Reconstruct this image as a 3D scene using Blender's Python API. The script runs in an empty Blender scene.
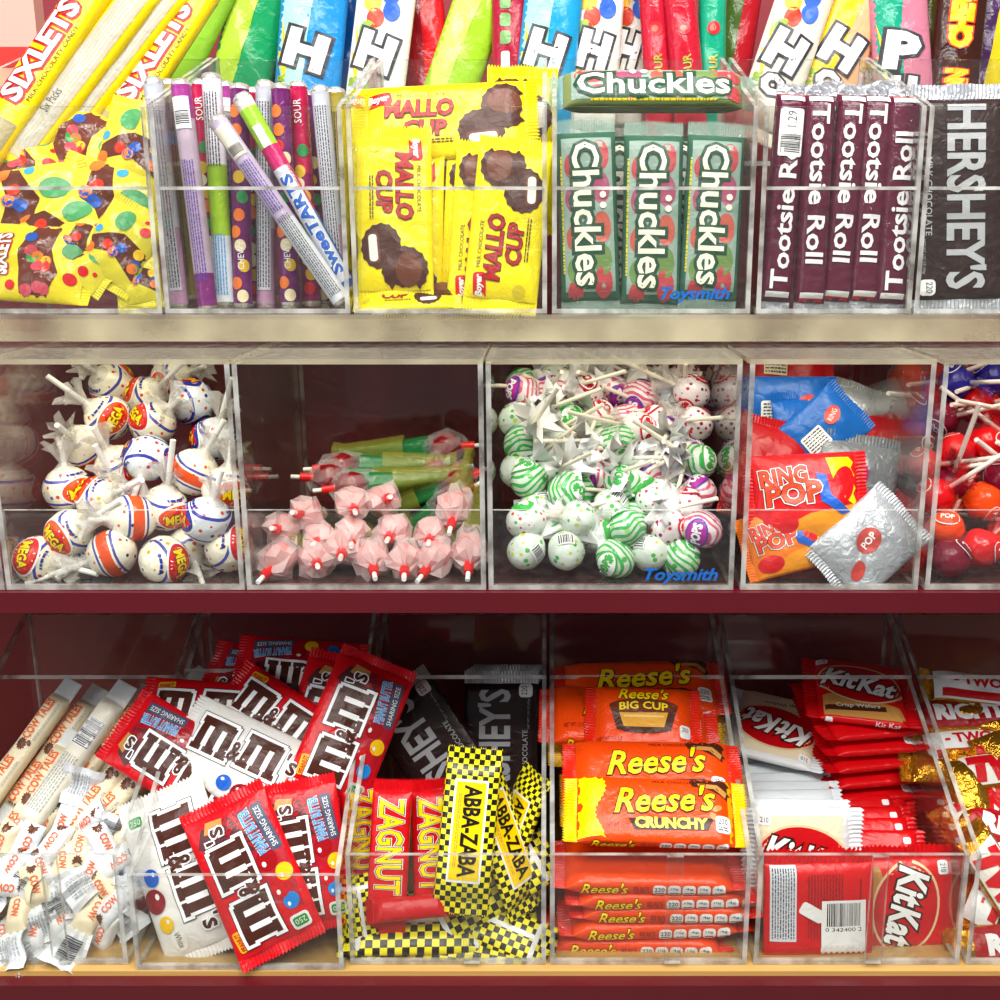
import bpy, math, random
from mathutils import Vector, Matrix, Quaternion
R = math.radians
PI = math.pi
scene = bpy.context.scene
col = scene.collection
TH = R(14.0)          # camera pitch
FP = 1100.0           # focal length in pixels of the 1000 px frame
CX = 548.0            # principal point column
rnd = random.Random(7)

# ------------------------------------------------------------------ helpers
def at(px, py, Y):
    """point at distance Y in front of the camera seen at pixel (px, py)"""
    b = math.atan((py - 500) / FP) + TH
    Z = -math.tan(b) * Y
    zc = Y * math.cos(TH) - Z * math.sin(TH)
    return Vector(((px - CX) * zc / FP, Y, Z))

def lin(h):
    h = h.lstrip('#')
    c = [int(h[i:i + 2], 16) / 255 for i in (0, 2, 4)]
    return tuple(((x / 12.92) if x <= .04045 else ((x + .055) / 1.055) ** 2.4) for x in c) + (1,)

MATS = {}
def mat(hexc, kind='wrap', rough=None, metal=None):
    """kinds: wrap (glossy crinkled film), print (ink), foil, paper, plain, clear (thin film)"""
    key = (hexc, kind, rough, metal)
    if key in MATS: return MATS[key]
    m = bpy.data.materials.new(kind + '_' + hexc.strip('#')); m.use_nodes = True
    nt = m.node_tree; N = nt.nodes; Lk = nt.links
    b = N['Principled BSDF']; out = N['Material Output']
    b.inputs['Base Color'].default_value = lin(hexc)
    rg = {'wrap': .28, 'print': .33, 'foil': .22, 'paper': .6, 'plain': .45, 'clear': .12, 'faint': .1}[kind]
    b.inputs['Roughness'].default_value = rg if rough is None else rough
    b.inputs['Specular IOR Level'].default_value = .35 if kind in ('wrap', 'print') else .5
    b.inputs['Metallic'].default_value = (0.9 if kind == 'foil' else 0) if metal is None else metal
    if kind in ('wrap', 'foil', 'clear', 'print', 'faint'):
        tc = N.new('ShaderNodeTexCoord'); no = N.new('ShaderNodeTexNoise'); bp = N.new('ShaderNodeBump')
        no.inputs['Scale'].default_value = {'wrap': 75, 'foil': 130, 'clear': 120, 'print': 75, 'faint': 120}[kind]
        no.inputs['Detail'].default_value = 3; no.inputs['Distortion'].default_value = 1.2
        bp.inputs['Strength'].default_value = {'wrap': .55, 'foil': .9, 'clear': .8, 'print': .5, 'faint': .9}[kind]
        bp.inputs['Distance'].default_value = .0018
        Lk.new(tc.outputs['Object'], no.inputs['Vector']); Lk.new(no.outputs['Fac'], bp.inputs['Height'])
        Lk.new(bp.outputs['Normal'], b.inputs['Normal'])
    if kind in ('clear', 'faint'):
        tr = N.new('ShaderNodeBsdfTransparent'); mx = N.new('ShaderNodeMixShader')
        mx.inputs[0].default_value = .42 if kind == 'clear' else .13
        Lk.new(tr.outputs[0], mx.inputs[1]); Lk.new(b.outputs[0], mx.inputs[2]); Lk.new(mx.outputs[0], out.inputs['Surface'])
    MATS[key] = m
    return m

def checker(a, b_, cell, rough=.3):
    key = ('chk', a, b_, cell)
    if key in MATS: return MATS[key]
    m = bpy.data.materials.new('checker_film'); m.use_nodes = True
    nt = m.node_tree; N = nt.nodes; Lk = nt.links; b = N['Principled BSDF']
    tc = N.new('ShaderNodeTexCoord'); mp = N.new('ShaderNodeMapping'); ck = N.new('ShaderNodeTexChecker')
    mp.inputs['Scale'].default_value = (1, 1, 0); mp.inputs['Location'].default_value = (.0001, .0001, .001)
    ck.inputs['Color1'].default_value = lin(a); ck.inputs['Color2'].default_value = lin(b_)
    ck.inputs['Scale'].default_value = 1 / cell
    Lk.new(tc.outputs['Object'], mp.inputs['Vector']); Lk.new(mp.outputs[0], ck.inputs['Vector'])
    Lk.new(ck.outputs['Color'], b.inputs['Base Color'])
    no = N.new('ShaderNodeTexNoise'); bp = N.new('ShaderNodeBump'); no.inputs['Scale'].default_value = 75
    bp.inputs['Strength'].default_value = .5; bp.inputs['Distance'].default_value = .0018
    Lk.new(tc.outputs['Object'], no.inputs['Vector']); Lk.new(no.outputs['Fac'], bp.inputs['Height']); Lk.new(bp.outputs[0], b.inputs['Normal'])
    b.inputs['Roughness'].default_value = rough
    MATS[key] = m
    return m

def dots(base, cols, scale, thr=.32, band=None, rough=.25, swirl=None):
    """wrapper with scattered coloured dots, and (in local z) printed bands: band = [(z0, z1, hex)]; swirl = hex of wavy lines"""
    key = ('dots', base, tuple(cols), scale, thr, tuple(band or ()), swirl)
    if key in MATS: return MATS[key]
    m = bpy.data.materials.new('dotted_film'); m.use_nodes = True
    nt = m.node_tree; N = nt.nodes; Lk = nt.links; b = N['Principled BSDF']
    tc = N.new('ShaderNodeTexCoord'); vo = N.new('ShaderNodeTexVoronoi')
    vo.inputs['Scale'].default_value = scale; vo.inputs['Randomness'].default_value = .8
    Lk.new(tc.outputs['Object'], vo.inputs['Vector'])
    lt = N.new('ShaderNodeMath'); lt.operation = 'LESS_THAN'; lt.inputs[1].default_value = thr
    Lk.new(vo.outputs['Distance'], lt.inputs[0])
    sp = N.new('ShaderNodeSeparateColor'); Lk.new(vo.outputs['Color'], sp.inputs[0])
    rp = N.new('ShaderNodeValToRGB'); rp.color_ramp.interpolation = 'CONSTANT'
    el = rp.color_ramp.elements
    while len(el) < len(cols): el.new(.5)
    for i, c in enumerate(cols):
        el[i].position = i / len(cols); el[i].color = lin(c)
    Lk.new(sp.outputs[0], rp.inputs[0])
    def mix(f, c1, c2):
        x = N.new('ShaderNodeMix'); x.data_type = 'RGBA'
        Lk.new(f, x.inputs[0])
        for s, c in ((6, c1), (7, c2)):
            if isinstance(c, tuple): x.inputs[s].default_value = c
            else: Lk.new(c, x.inputs[s])
        return x.outputs[2]
    cur = mix(lt.outputs[0], lin(base), rp.outputs[0])
    if swirl:
        wv = N.new('ShaderNodeTexWave'); wv.inputs['Scale'].default_value = 70; wv.inputs['Distortion'].default_value = 9
        wv.inputs['Detail'].default_value = 1; wv.inputs['Detail Scale'].default_value = .6
        Lk.new(tc.outputs['Object'], wv.inputs['Vector'])
        g = N.new('ShaderNodeMath'); g.operation = 'GREATER_THAN'; g.inputs[1].default_value = .62
        Lk.new(wv.outputs['Fac'], g.inputs[0])
        cur = mix(g.outputs[0], cur, lin(swirl))
    xyz = N.new('ShaderNodeSeparateXYZ'); Lk.new(tc.outputs['Object'], xyz.inputs[0])
    for (z0, z1, c) in (band or ()):
        a = N.new('ShaderNodeMath'); a.operation = 'GREATER_THAN'; a.inputs[1].default_value = z0
        d = N.new('ShaderNodeMath'); d.operation = 'LESS_THAN'; d.inputs[1].default_value = z1
        e = N.new('ShaderNodeMath'); e.operation = 'MULTIPLY'
        Lk.new(xyz.outputs[2], a.inputs[0]); Lk.new(xyz.outputs[2], d.inputs[0])
        Lk.new(a.outputs[0], e.inputs[0]); Lk.new(d.outputs[0], e.inputs[1])
        cur = mix(e.outputs[0], cur, lin(c))
    Lk.new(cur, b.inputs['Base Color'])
    b.inputs['Roughness'].default_value = rough
    no = N.new('ShaderNodeTexNoise'); bp = N.new('ShaderNodeBump'); no.inputs['Scale'].default_value = 110
    bp.inputs['Strength'].default_value = .7; bp.inputs['Distance'].default_value = .002
    Lk.new(tc.outputs['Object'], no.inputs['Vector']); Lk.new(no.outputs['Fac'], bp.inputs['Height']); Lk.new(bp.outputs[0], b.inputs['Normal'])
    MATS[key] = m
    return m

def acrylic(name, tint=(.97, .975, .965), haze=.013):
    m = bpy.data.materials.new(name); m.use_nodes = True
    nt = m.node_tree; N = nt.nodes; Lk = nt.links; out = N['Material Output']; N.remove(N['Principled BSDF'])
    tr = N.new('ShaderNodeBsdfTransparent'); tr.inputs[0].default_value = tint + (1,)
    gl = N.new('ShaderNodeBsdfGlossy'); gl.inputs['Roughness'].default_value = .03
    df = N.new('ShaderNodeBsdfDiffuse'); df.inputs[0].default_value = (.8, .8, .78, 1)
    fr = N.new('ShaderNodeFresnel')
    ge = N.new('ShaderNodeNewGeometry'); ir = N.new('ShaderNodeMapRange')      # thin sheet: the same reflectance from both sides
    ir.inputs[3].default_value = 1.49; ir.inputs[4].default_value = 1 / 1.49
    Lk.new(ge.outputs['Backfacing'], ir.inputs[0]); Lk.new(ir.outputs[0], fr.inputs[0])
    mx = N.new('ShaderNodeMixShader'); Lk.new(fr.outputs[0], mx.inputs[0])
    Lk.new(tr.outputs[0], mx.inputs[1]); Lk.new(gl.outputs[0], mx.inputs[2])
    # faint dust and fine scratches; strong haze paints in reflected ceiling light
    tc = N.new('ShaderNodeTexCoord'); no = N.new('ShaderNodeTexNoise'); mp = N.new('ShaderNodeMapping')
    mp.inputs['Scale'].default_value = (30, 30, 50); mp.inputs['Rotation'].default_value = (.3, .5, .2)
    Lk.new(tc.outputs['Object'], mp.inputs[0]); Lk.new(mp.outputs[0], no.inputs['Vector']); no.inputs['Detail'].default_value = 6
    rp = N.new('ShaderNodeMapRange'); rp.inputs[1].default_value = .45; rp.inputs[2].default_value = .8
    rp.inputs[3].default_value = haze * .3; rp.inputs[4].default_value = haze * 1.6
    Lk.new(no.outputs['Fac'], rp.inputs[0])
    m2 = N.new('ShaderNodeMixShader'); Lk.new(rp.outputs[0], m2.inputs[0]); Lk.new(mx.outputs[0], m2.inputs[1]); Lk.new(df.outputs[0], m2.inputs[2])
    Lk.new(m2.outputs[0], out.inputs['Surface'])
    return m

def edge_mat():
    m = bpy.data.materials.new('acrylic_cut_edge'); m.use_nodes = True
    nt = m.node_tree; N = nt.nodes; Lk = nt.links; b = N['Principled BSDF']; out = N['Material Output']
    b.inputs['Roughness'].default_value = .18; b.inputs['IOR'].default_value = 1.49
    tc = N.new('ShaderNodeTexCoord'); no = N.new('ShaderNodeTexNoise'); no.inputs['Scale'].default_value = 45; no.inputs['Detail'].default_value = 4
    Lk.new(tc.outputs['Object'], no.inputs['Vector'])
    rp = N.new('ShaderNodeValToRGB'); rp.color_ramp.elements[0].position = .35; rp.color_ramp.elements[0].color = (.20, .19, .17, 1)
    rp.color_ramp.elements[1].position = .62; rp.color_ramp.elements[1].color = (.70, .70, .66, 1)
    Lk.new(no.outputs['Fac'], rp.inputs[0]); Lk.new(rp.outputs[0], b.inputs['Base Color'])
    tr = N.new('ShaderNodeBsdfTransparent'); mx = N.new('ShaderNodeMixShader'); mx.inputs[0].default_value = .6
    Lk.new(tr.outputs[0], mx.inputs[1]); Lk.new(b.outputs[0], mx.inputs[2]); Lk.new(mx.outputs[0], out.inputs['Surface'])
    return m

def cream_reflection():  # cream colour painted in for the bright ceiling reflected by clear acrylic
    m = acrylic('acrylic_painted_reflection', (.95, .93, .85), .03); nt = m.node_tree; N = nt.nodes; out = N['Material Output']
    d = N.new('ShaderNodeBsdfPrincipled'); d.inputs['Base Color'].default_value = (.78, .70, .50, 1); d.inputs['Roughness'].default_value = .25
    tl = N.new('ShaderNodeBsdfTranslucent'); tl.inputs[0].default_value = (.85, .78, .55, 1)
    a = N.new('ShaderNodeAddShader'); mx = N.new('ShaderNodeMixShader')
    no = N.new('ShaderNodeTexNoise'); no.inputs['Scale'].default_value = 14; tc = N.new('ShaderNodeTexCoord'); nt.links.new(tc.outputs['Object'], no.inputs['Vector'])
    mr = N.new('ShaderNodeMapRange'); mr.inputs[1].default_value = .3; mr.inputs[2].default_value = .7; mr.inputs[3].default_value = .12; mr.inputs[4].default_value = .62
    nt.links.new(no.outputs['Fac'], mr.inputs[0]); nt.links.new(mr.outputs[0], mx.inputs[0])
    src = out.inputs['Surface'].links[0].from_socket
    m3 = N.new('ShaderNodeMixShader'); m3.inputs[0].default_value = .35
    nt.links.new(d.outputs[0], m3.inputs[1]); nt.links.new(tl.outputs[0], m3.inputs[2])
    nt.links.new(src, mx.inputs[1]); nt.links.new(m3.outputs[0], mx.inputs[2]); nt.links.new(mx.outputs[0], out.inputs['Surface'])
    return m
ACR = acrylic('clear_acrylic'); EDGE = edge_mat()
MILK = cream_reflection(); ACRM = acrylic('clear_acrylic_dusty', (.95, .95, .93), .02)

def tag(o, label, cat=None, group=None, kind=None):
    if label: o['label'] = label
    if cat: o['category'] = cat
    if group: o['group'] = group
    if kind: o['kind'] = kind
    return o

def empty(name, loc=(0, 0, 0)):
    o = bpy.data.objects.new(name, None); col.objects.link(o); o.location = loc; o.empty_display_size = .01
    return o

class MB:
    def __init__(s): s.v = []; s.f = []; s.i = []; s.mats = []; s.sm = []
    def mi(s, m):
        if m not in s.mats: s.mats.append(m)
        return s.mats.index(m)
    def add(s, vs, fs, m, smooth=False):
        n = len(s.v); k = s.mi(m); s.v += [tuple(v) for v in vs]
        for f in fs: s.f.append(tuple(n + q for q in f)); s.i.append(k); s.sm.append(smooth)
    def box(s, a, b, m, em=None):
        x0, y0, z0 = a; x1, y1, z1 = b
        vs = [(x0, y0, z0), (x1, y0, z0), (x1, y1, z0), (x0, y1, z0), (x0, y0, z1), (x1, y0, z1), (x1, y1, z1), (x0, y1, z1)]
        fs = [((3, 2, 1, 0), 2), ((4, 5, 6, 7), 2), ((0, 1, 5, 4), 1), ((2, 3, 7, 6), 1), ((1, 2, 6, 5), 0), ((3, 0, 4, 7), 0)]
        d = [abs(x1 - x0), abs(y1 - y0), abs(z1 - z0)]; thin = d.index(min(d))
        for f, ax in fs: s.add([vs[q] for q in f], [(0, 1, 2, 3)], m if (em is None or ax == thin) else em)
    def prism_x(s, prof, x0, x1, m, em):
        n = len(prof)
        A = [(x0, y, z) for y, z in prof]; B = [(x1, y, z) for y, z in prof]
        s.add(A, [tuple(range(n))], m); s.add(B, [tuple(reversed(range(n)))], m)
        for k in range(n):
            j = (k + 1) % n
            s.add([A[k], B[k], B[j], A[j]], [(0, 1, 2, 3)], em)
    def tube(s, p, q, r0, r1, m, n=12, cap=True, smooth=True, cm=None):
        p = Vector(p); q = Vector(q); d = (q - p).normalized(); u = d.orthogonal().normalized(); w = d.cross(u)
        vs = []
        for c, r in ((p, r0), (q, r1)):
            for k in range(n):
                a = 2 * PI * k / n; vs.append(c + (u * math.cos(a) + w * math.sin(a)) * r)
        s.add(vs, [(k, (k + 1) % n, n + (k + 1) % n, n + k) for k in range(n)], m, smooth)
        if cap:
            s.add(vs[:n], [tuple(reversed(range(n)))], cm or m); s.add(vs[n:], [tuple(range(n))], cm or m)
    def lathe(s, prof, m, n=20, warp=None):
        """prof: [(r, z)] round the local z axis"""
        vs = []
        for i, (r, z) in enumerate(prof):
            for k in range(n):
                a = 2 * PI * k / n; rr, zz = (r, z) if warp is None else warp(r, z, a, i)
                vs.append((rr * math.cos(a), rr * math.sin(a), zz))
        fs = [(i * n + k, i * n + (k + 1) % n, (i + 1) * n + (k + 1) % n, (i + 1) * n + k) for i in range(len(prof) - 1) for k in range(n)]
        s.add(vs, fs, m, True)
    def mesh(s, name):
        me = bpy.data.meshes.new(name); me.from_pydata(s.v, [], s.f)
        for m in s.mats: me.materials.append(m)
        me.polygons.foreach_set('material_index', s.i); me.polygons.foreach_set('use_smooth', s.sm)
        me.update(); return me
    def build(s, name, parent=None, label=None):
        o = bpy.data.objects.new(name, s.mesh(name)); col.objects.link(o); o.parent = parent
        if label: o['label'] = label
        return o

# ------------------------------------------------------------------ lettering
TX = {}
def text_tris(s, off=0.0, shear=0.0):
    key = (s, round(off, 4), shear)
    if key in TX: return TX[key]
    c = bpy.data.curves.new('t', 'FONT'); c.body = s; c.resolution_u = 2; c.offset = off; c.shear = shear
    c.fill_mode = 'FRONT'
    o = bpy.data.objects.new('t', c); col.objects.link(o)
    me = bpy.data.meshes.new_from_object(o)
    tris = []
    me.calc_loop_triangles()
    for t in me.loop_triangles: tris.append([(me.vertices[k].co.x, me.vertices[k].co.y) for k in t.vertices])
    bpy.data.objects.remove(o); bpy.data.curves.remove(c); bpy.data.meshes.remove(me)
    TX[key] = tris
    return tris

def split(tri, lim, out):
    d = [math.dist(tri[k], tri[(k + 1) % 3]) for k in range(3)]
    k = d.index(max(d))
    if d[k] < lim: out.append(tri); return
    a, b, c = tri[k], tri[(k + 1) % 3], tri[(k + 2) % 3]
    m = ((a[0] + b[0]) / 2, (a[1] + b[1]) / 2)
    split([a, m, c], lim, out); split([m, b, c], lim, out)

EPS0, EPS = .00035, .00014
class Decal:
    """prints flat artwork in (x, y) metres onto the surface fn(x, y, lift) of mesh builder mb"""
    def __init__(s, mb, fn, lim=.006, clip=None): s.mb = mb; s.fn = fn; s.lim = lim; s.clip = clip
    def tris(s, tr, m, layer):
        out = []
        for t in tr: split(t, s.lim, out)
        if s.clip:
            cx, cy = s.clip
            out = [t for t in out if all(abs(p[0]) < cx and abs(p[1]) < cy for p in t)]
        vs = []; fs = []
        e = EPS0 + EPS * layer
        for t in out:
            n = len(vs); vs += [s.fn(p[0], p[1], e) for p in t]
            ar = (t[1][0] - t[0][0]) * (t[2][1] - t[0][1]) - (t[1][1] - t[0][1]) * (t[2][0] - t[0][0])
            fs.append((n, n + 1, n + 2) if ar > 0 else (n, n + 2, n + 1))
        s.mb.add(vs, fs, m, True)
    def poly(s, pts, m, layer=0, c=None):
        if c is None: c = (sum(p[0] for p in pts) / len(pts), sum(p[1] for p in pts) / len(pts))
        s.tris([[c, pts[k], pts[(k + 1) % len(pts)]] for k in range(len(pts))], m, layer)
    def rect(s, cx, cy, w, h, m, layer=0, rot=0):
        a = R(rot); P = []
        for x, y in ((-w / 2, -h / 2), (w / 2, -h / 2), (w / 2, h / 2), (-w / 2, h / 2)):
            P.append((cx + x * math.cos(a) - y * math.sin(a), cy + x * math.sin(a) + y * math.cos(a)))
        s.poly(P, m, layer)
    def rrect(s, cx, cy, w, h, m, layer=0, rot=0, r=.25):
        a = R(rot); rr = min(w, h) * r; P = []
        for sx, sy, a0 in ((1, 1, 0), (-1, 1, 90), (-1, -1, 180), (1, -1, 270)):
            for k in range(4):
                b = R(a0 + 30 * k); x = sx * (w / 2 - rr) + rr * math.cos(b); y = sy * (h / 2 - rr) + rr * math.sin(b)
                P.append((cx + x * math.cos(a) - y * math.sin(a), cy + x * math.sin(a) + y * math.cos(a)))
        s.poly(P, m, layer)
    def ell(s, cx, cy, rx, ry, m, layer=0, rot=0, n=24, rag=0):
        a = R(rot); P = []
        for k in range(n):
            b = 2 * PI * k / n; q = 1 + (rag if k % 2 else 0)
            x = rx * math.cos(b) * q; y = ry * math.sin(b) * q
            P.append((cx + x * math.cos(a) - y * math.sin(a), cy + x * math.sin(a) + y * math.cos(a)))
        s.poly(P, m, layer)
    def text(s, txt, cx, cy, w, h, m, layer=2, rot=0, off=.0, outs=(), shear=0, arc=0):
        base = text_tris(txt, off, shear)
        xs = [p[0] for t in base for p in t]; ys = [p[1] for t in base for p in t]
        if not xs: return
        x0, x1, y0, y1 = min(xs), max(xs), min(ys), max(ys)
        sx = w / (x1 - x0); sy = h / (y1 - y0); a = R(rot)
        def tf(p):
            x = (p[0] - (x0 + x1) / 2) * sx; y = (p[1] - (y0 + y1) / 2) * sy
            y += arc * (1 - (2 * x / w) ** 2)
            return (cx + x * math.cos(a) - y * math.sin(a), cy + x * math.sin(a) + y * math.cos(a))
        for k, (o2, m2) in enumerate(outs):
            s.tris([[tf(p) for p in t] for t in text_tris(txt, off + o2, shear)], m2, layer - len(outs) + k)
        s.tris([[tf(p) for p in t] for t in base], m, layer)
    def lines(s, cx, cy, w, h, n, m, layer=1, rot=0, th=.45):
        """fine print suggested as rows of short dashes"""
        a = R(rot); r = random.Random(n)
        for k in range(n):
            y = -h / 2 + h * (k + .5) / n; x = -w / 2
            while x < w / 2 - .0004:
                l = min(r.uniform(.001, .004), w / 2 - x)
                X = x + l / 2
                s.rect(cx + X * math.cos(a) - y * math.sin(a), cy + X * math.sin(a) + y * math.cos(a), l, h / n * th, m, layer, rot)
                x += l + .0007
    def bars(s, cx, cy, w, h, m, layer=2, rot=0, n=16):
        a = R(rot); r = random.Random(5); x = -w / 2
        while x < w / 2:
            l = r.choice([.0003, .0005, .0009]); X = x + l / 2
            s.rect(cx + X * math.cos(a), cy + X * math.sin(a), l, h, m, layer, rot); x += l + r.choice([.0004, .0007])

# ------------------------------------------------------------------ flow-wrapped pack
class Pack:
    """pack lying in local xy, face towards +z: body along x with crimped ends"""
    def __init__(s, L, W, T, film, n=2.6, taper=.018, crimp=.009, crimp_m=None, wr=.06, seed=1, ends=(1, 1), zig=.0016):
        s.L, s.W, s.T, s.n, s.tp = L, W, T, n, taper
        s.b = L / 2 - crimp; s.crimp = crimp; s.wr = wr; s.seed = seed
        s.mb = MB(); s.cm = crimp_m or film; s.ends = ends; s.zig = zig
        nx, m = 30, 40; vs = []
        for i in range(nx + 1):
            x = -s.b + 2 * s.b * (.5 - .5 * math.cos(PI * i / nx)) if i not in (0, nx) else (-s.b if i == 0 else s.b)
            for k in range(m):
                a = 2 * PI * k / m; c, q = math.cos(a), math.sin(a)
                y = W / 2 * math.copysign(abs(c) ** (2 / n), c)
                vs.append((x, y, s.z(x, y, 1 if q >= 0 else -1)))
        s.mb.add(vs, [(i * m + k, i * m + (k + 1) % m, (i + 1) * m + (k + 1) % m, (i + 1) * m + k)[::-1] for i in range(nx) for k in range(m)], film, True)
        s.d = Decal(s.mb, lambda x, y, e: (x, y, s.z(x, y, 1) + e), clip=(s.b, W / 2 * .985))
        s.back = Decal(s.mb, lambda x, y, e: (x, -y, s.z(x, -y, -1) - e), clip=(s.b, W / 2 * .985))
        # long side turned to -y: (x, z) art
        s.side = Decal(s.mb, lambda x, z, e: (x, -s.yside(x, z) - e, z), lim=.004)
    def g(s, x):
        q = max(0.0, min(1.0, (s.b - abs(x)) / s.tp)); return .05 + .95 * math.sin(PI / 2 * q) ** .8
    def z(s, x, y, sg):
        u = min(1.0, abs(2 * y / s.W)); base = (1 - u ** s.n) ** (1 / s.n)
        w = math.sin(x * 190 + s.seed) * math.cos(y * 260 + s.seed * 2) * .5 + math.sin(x * 90 - y * 130 + s.seed * 3) * .5
        return sg * s.T / 2 * s.g(x) * base * (1 + s.wr * w * (1 - u))
    def yside(s, x, z):
        u = min(.999, abs(2 * z / (s.T * s.g(x)))); return s.W / 2 * (1 - u ** s.n) ** (1 / s.n)
    def finish(s, name, wrapper='wrapper'):
        root = empty(name); s.mb.build(wrapper, root)
        for sg, on in ((-1, s.ends[0]), (1, s.ends[1])):
            if not on: continue
            c = MB(); n = 48; vs = []; e = s.b * .985
            for j, dx in enumerate((0, .33, .66, 1)):
                for k in range(n + 1):
                    y = -s.W / 2 + s.W * k / n
                    x = e + (s.b + s.crimp - e) * dx
                    if j == 3: x += (s.zig if k % 2 else -s.zig * .4)
                    z = .0006 * math.sin(y * 160 + s.seed) * (1 + 2 * dx) + (.00035 * (1 if (k % 2) else -1) if j else 0)
                    vs.append((sg * x, y, z))
            N1 = n + 1; q = len(vs)
            vs2 = vs + [(a, b, cc - .0004) for a, b, cc in vs]
            fs = [(j * N1 + k, j * N1 + k + 1, (j + 1) * N1 + k + 1, (j + 1) * N1 + k) for j in range(3) for k in range(n)]
            c.add(vs2, fs + [tuple(q + t for t in f) for f in fs], s.cm, False)
            c.build('crimped_end', root)
        return root

def pose(o, loc, roll=0, lean=30, yaw=0, twist=0):
    o.matrix_world = Matrix.Translation(loc) @ Matrix.Rotation(R(yaw), 4, 'Z') @ Matrix.Rotation(R(90 - lean), 4, 'X') @ Matrix.Rotation(R(roll), 4, 'Z') @ Matrix.Rotation(R(twist), 4, 'X')
    return o

PROTO = {}
def kids(o): return [c for c in bpy.data.objects if c.parent == o] if o.name not in PROTO else PROTO[o.name]
def copy_tree(o, parent=None):
    c = o.copy(); col.objects.link(c); c.parent = parent
    for ch in list(o.children): copy_tree(ch, c)
    return c
USED = set()
def inst(proto):
    """first use moves the prototype itself, later uses copy it with its parts"""
    if proto.name not in USED: USED.add(proto.name); return proto
    return copy_tree(proto)

def put(proto, px, py, Y, roll=0, lean=30, yaw=0, label=None, cat=None, group=None, twist=0, sc=1):
    o = inst(proto); pose(o, at(px, py, Y), roll, lean, yaw, twist)
    if sc != 1: o.scale = (sc, sc, sc)
    tag(o, label, cat, group); return o

# ------------------------------------------------------------------ camera, light
cam = bpy.data.cameras.new('camera'); co = bpy.data.objects.new('camera', cam); col.objects.link(co)
cam.sensor_width = 36; cam.lens = 36 * FP / 1000; cam.shift_x = (500 - CX) / 1000; cam.clip_start = .01
co.rotation_euler = (R(90) - TH, 0, 0); scene.camera = co
vs = scene.view_settings; vs.view_transform = 'Standard'; vs.look = 'None'; vs.gamma = 1; vs.use_curve_mapping = False
vs.exposure = EXPOSURE = -0.06
w = bpy.data.worlds.new('store_ambience'); scene.world = w; w.use_nodes = True
bg = w.node_tree.nodes['Background']; bg.inputs[0].default_value = (.92, .95, 1, 1); bg.inputs[1].default_value = .24
def area(name, loc, target, sx, sy, e, c=(1, .97, .92)):
    l = bpy.data.lights.new(name, 'AREA'); l.shape = 'RECTANGLE'; l.size = sx; l.size_y = sy; l.energy = e; l.color = c
    o = bpy.data.objects.new(name, l); col.objects.link(o); o.location = loc
    o.rotation_euler = (Vector(target) - Vector(loc)).to_track_quat('-Z', 'Y').to_euler(); return o
area('ceiling_and_fill_light', (-.75, -.15, 1.65), (0, .9, -.3), .22, 1.6, 30)
area('ceiling_and_fill_light', (.75, -.35, 1.65), (0, .9, -.3), .22, 1.6, 30)
area('ceiling_and_fill_light', (0, .05, 1.5), (0, .9, -.3), 1.6, .16, 19)
area('cool_side_fill', (-2.3, -1.0, .5), (0, .9, -.3), 1.4, 1.4, 20, (.88, .94, 1))  # added cool lamp at the left, set clear of the wrappers' mirror angle
area('ceiling_and_fill_light', (0, -.8, 1.45), (0, .9, -.3), 1.4, .3, 27)  # added frontal fill that brightens the bottom row, not a ceiling strip
area('warm_top_fill', (0.05, .70, .62), (0, .9, -.1), 1.6, .05, .9, (1, .93, .8))  # unseen warm lamp over the top row
try:
    scene.cycles.transparent_max_bounces = 40; scene.cycles.max_bounces = 12
except Exception: pass

# ------------------------------------------------------------------ setting
def paint(hexc, rough=.35):
    m = bpy.data.materials.new('maroon_paint'); m.use_nodes = True; nt = m.node_tree; N = nt.nodes; b = N['Principled BSDF']
    tc = N.new('ShaderNodeTexCoord'); no = N.new('ShaderNodeTexNoise'); no.inputs['Scale'].default_value = 9; no.inputs['Detail'].default_value = 5
    x = N.new('ShaderNodeMix'); x.data_type = 'RGBA'; c = lin(hexc)
    x.inputs[6].default_value = tuple(v * .8 for v in c[:3]) + (1,); x.inputs[7].default_value = tuple(min(1, v * 1.2) for v in c[:3]) + (1,)
    nt.links.new(tc.outputs['Object'], no.inputs['Vector']); nt.links.new(no.outputs['Fac'], x.inputs[0]); nt.links.new(x.outputs[2], b.inputs['Base Color'])
    b.inputs['Roughness'].default_value = rough
    return m
MAROON = paint('#5a0c18'); MAROONB = paint('#861a2a', .5)
def wood(hexc='#c9a05c'):
    m = bpy.data.materials.new('pale_wood'); m.use_nodes = True; nt = m.node_tree; N = nt.nodes; b = N['Principled BSDF']
    tc = N.new('ShaderNodeTexCoord'); mp = N.new('ShaderNodeMapping'); mp.inputs['Scale'].default_value = (3, 60, 60)
    no = N.new('ShaderNodeTexNoise'); no.inputs['Scale'].default_value = 3; no.inputs['Detail'].default_value = 6
    x = N.new('ShaderNodeMix'); x.data_type = 'RGBA'; c = lin(hexc)
    x.inputs[6].default_value = tuple(v * .75 for v in c[:3]) + (1,); x.inputs[7].default_value = tuple(min(1, v * 1.2) for v in c[:3]) + (1,)
    nt.links.new(tc.outputs['Object'], mp.inputs[0]); nt.links.new(mp.outputs[0], no.inputs['Vector']); nt.links.new(no.outputs['Fac'], x.inputs[0]); nt.links.new(x.outputs[2], b.inputs['Base Color'])
    b.inputs['Roughness'].default_value = .4
    return m
WOOD = wood()
XL, XR = -.75, .75
def struct(name, a, b, m, em=None):
    mb = MB(); mb.box(a, b, m, em); o = mb.build(name); o['kind'] = 'structure'; return o
struct('wall_back', (XL, 1.30, -.9), (XR, 1.32, .75), MAROONB)
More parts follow.
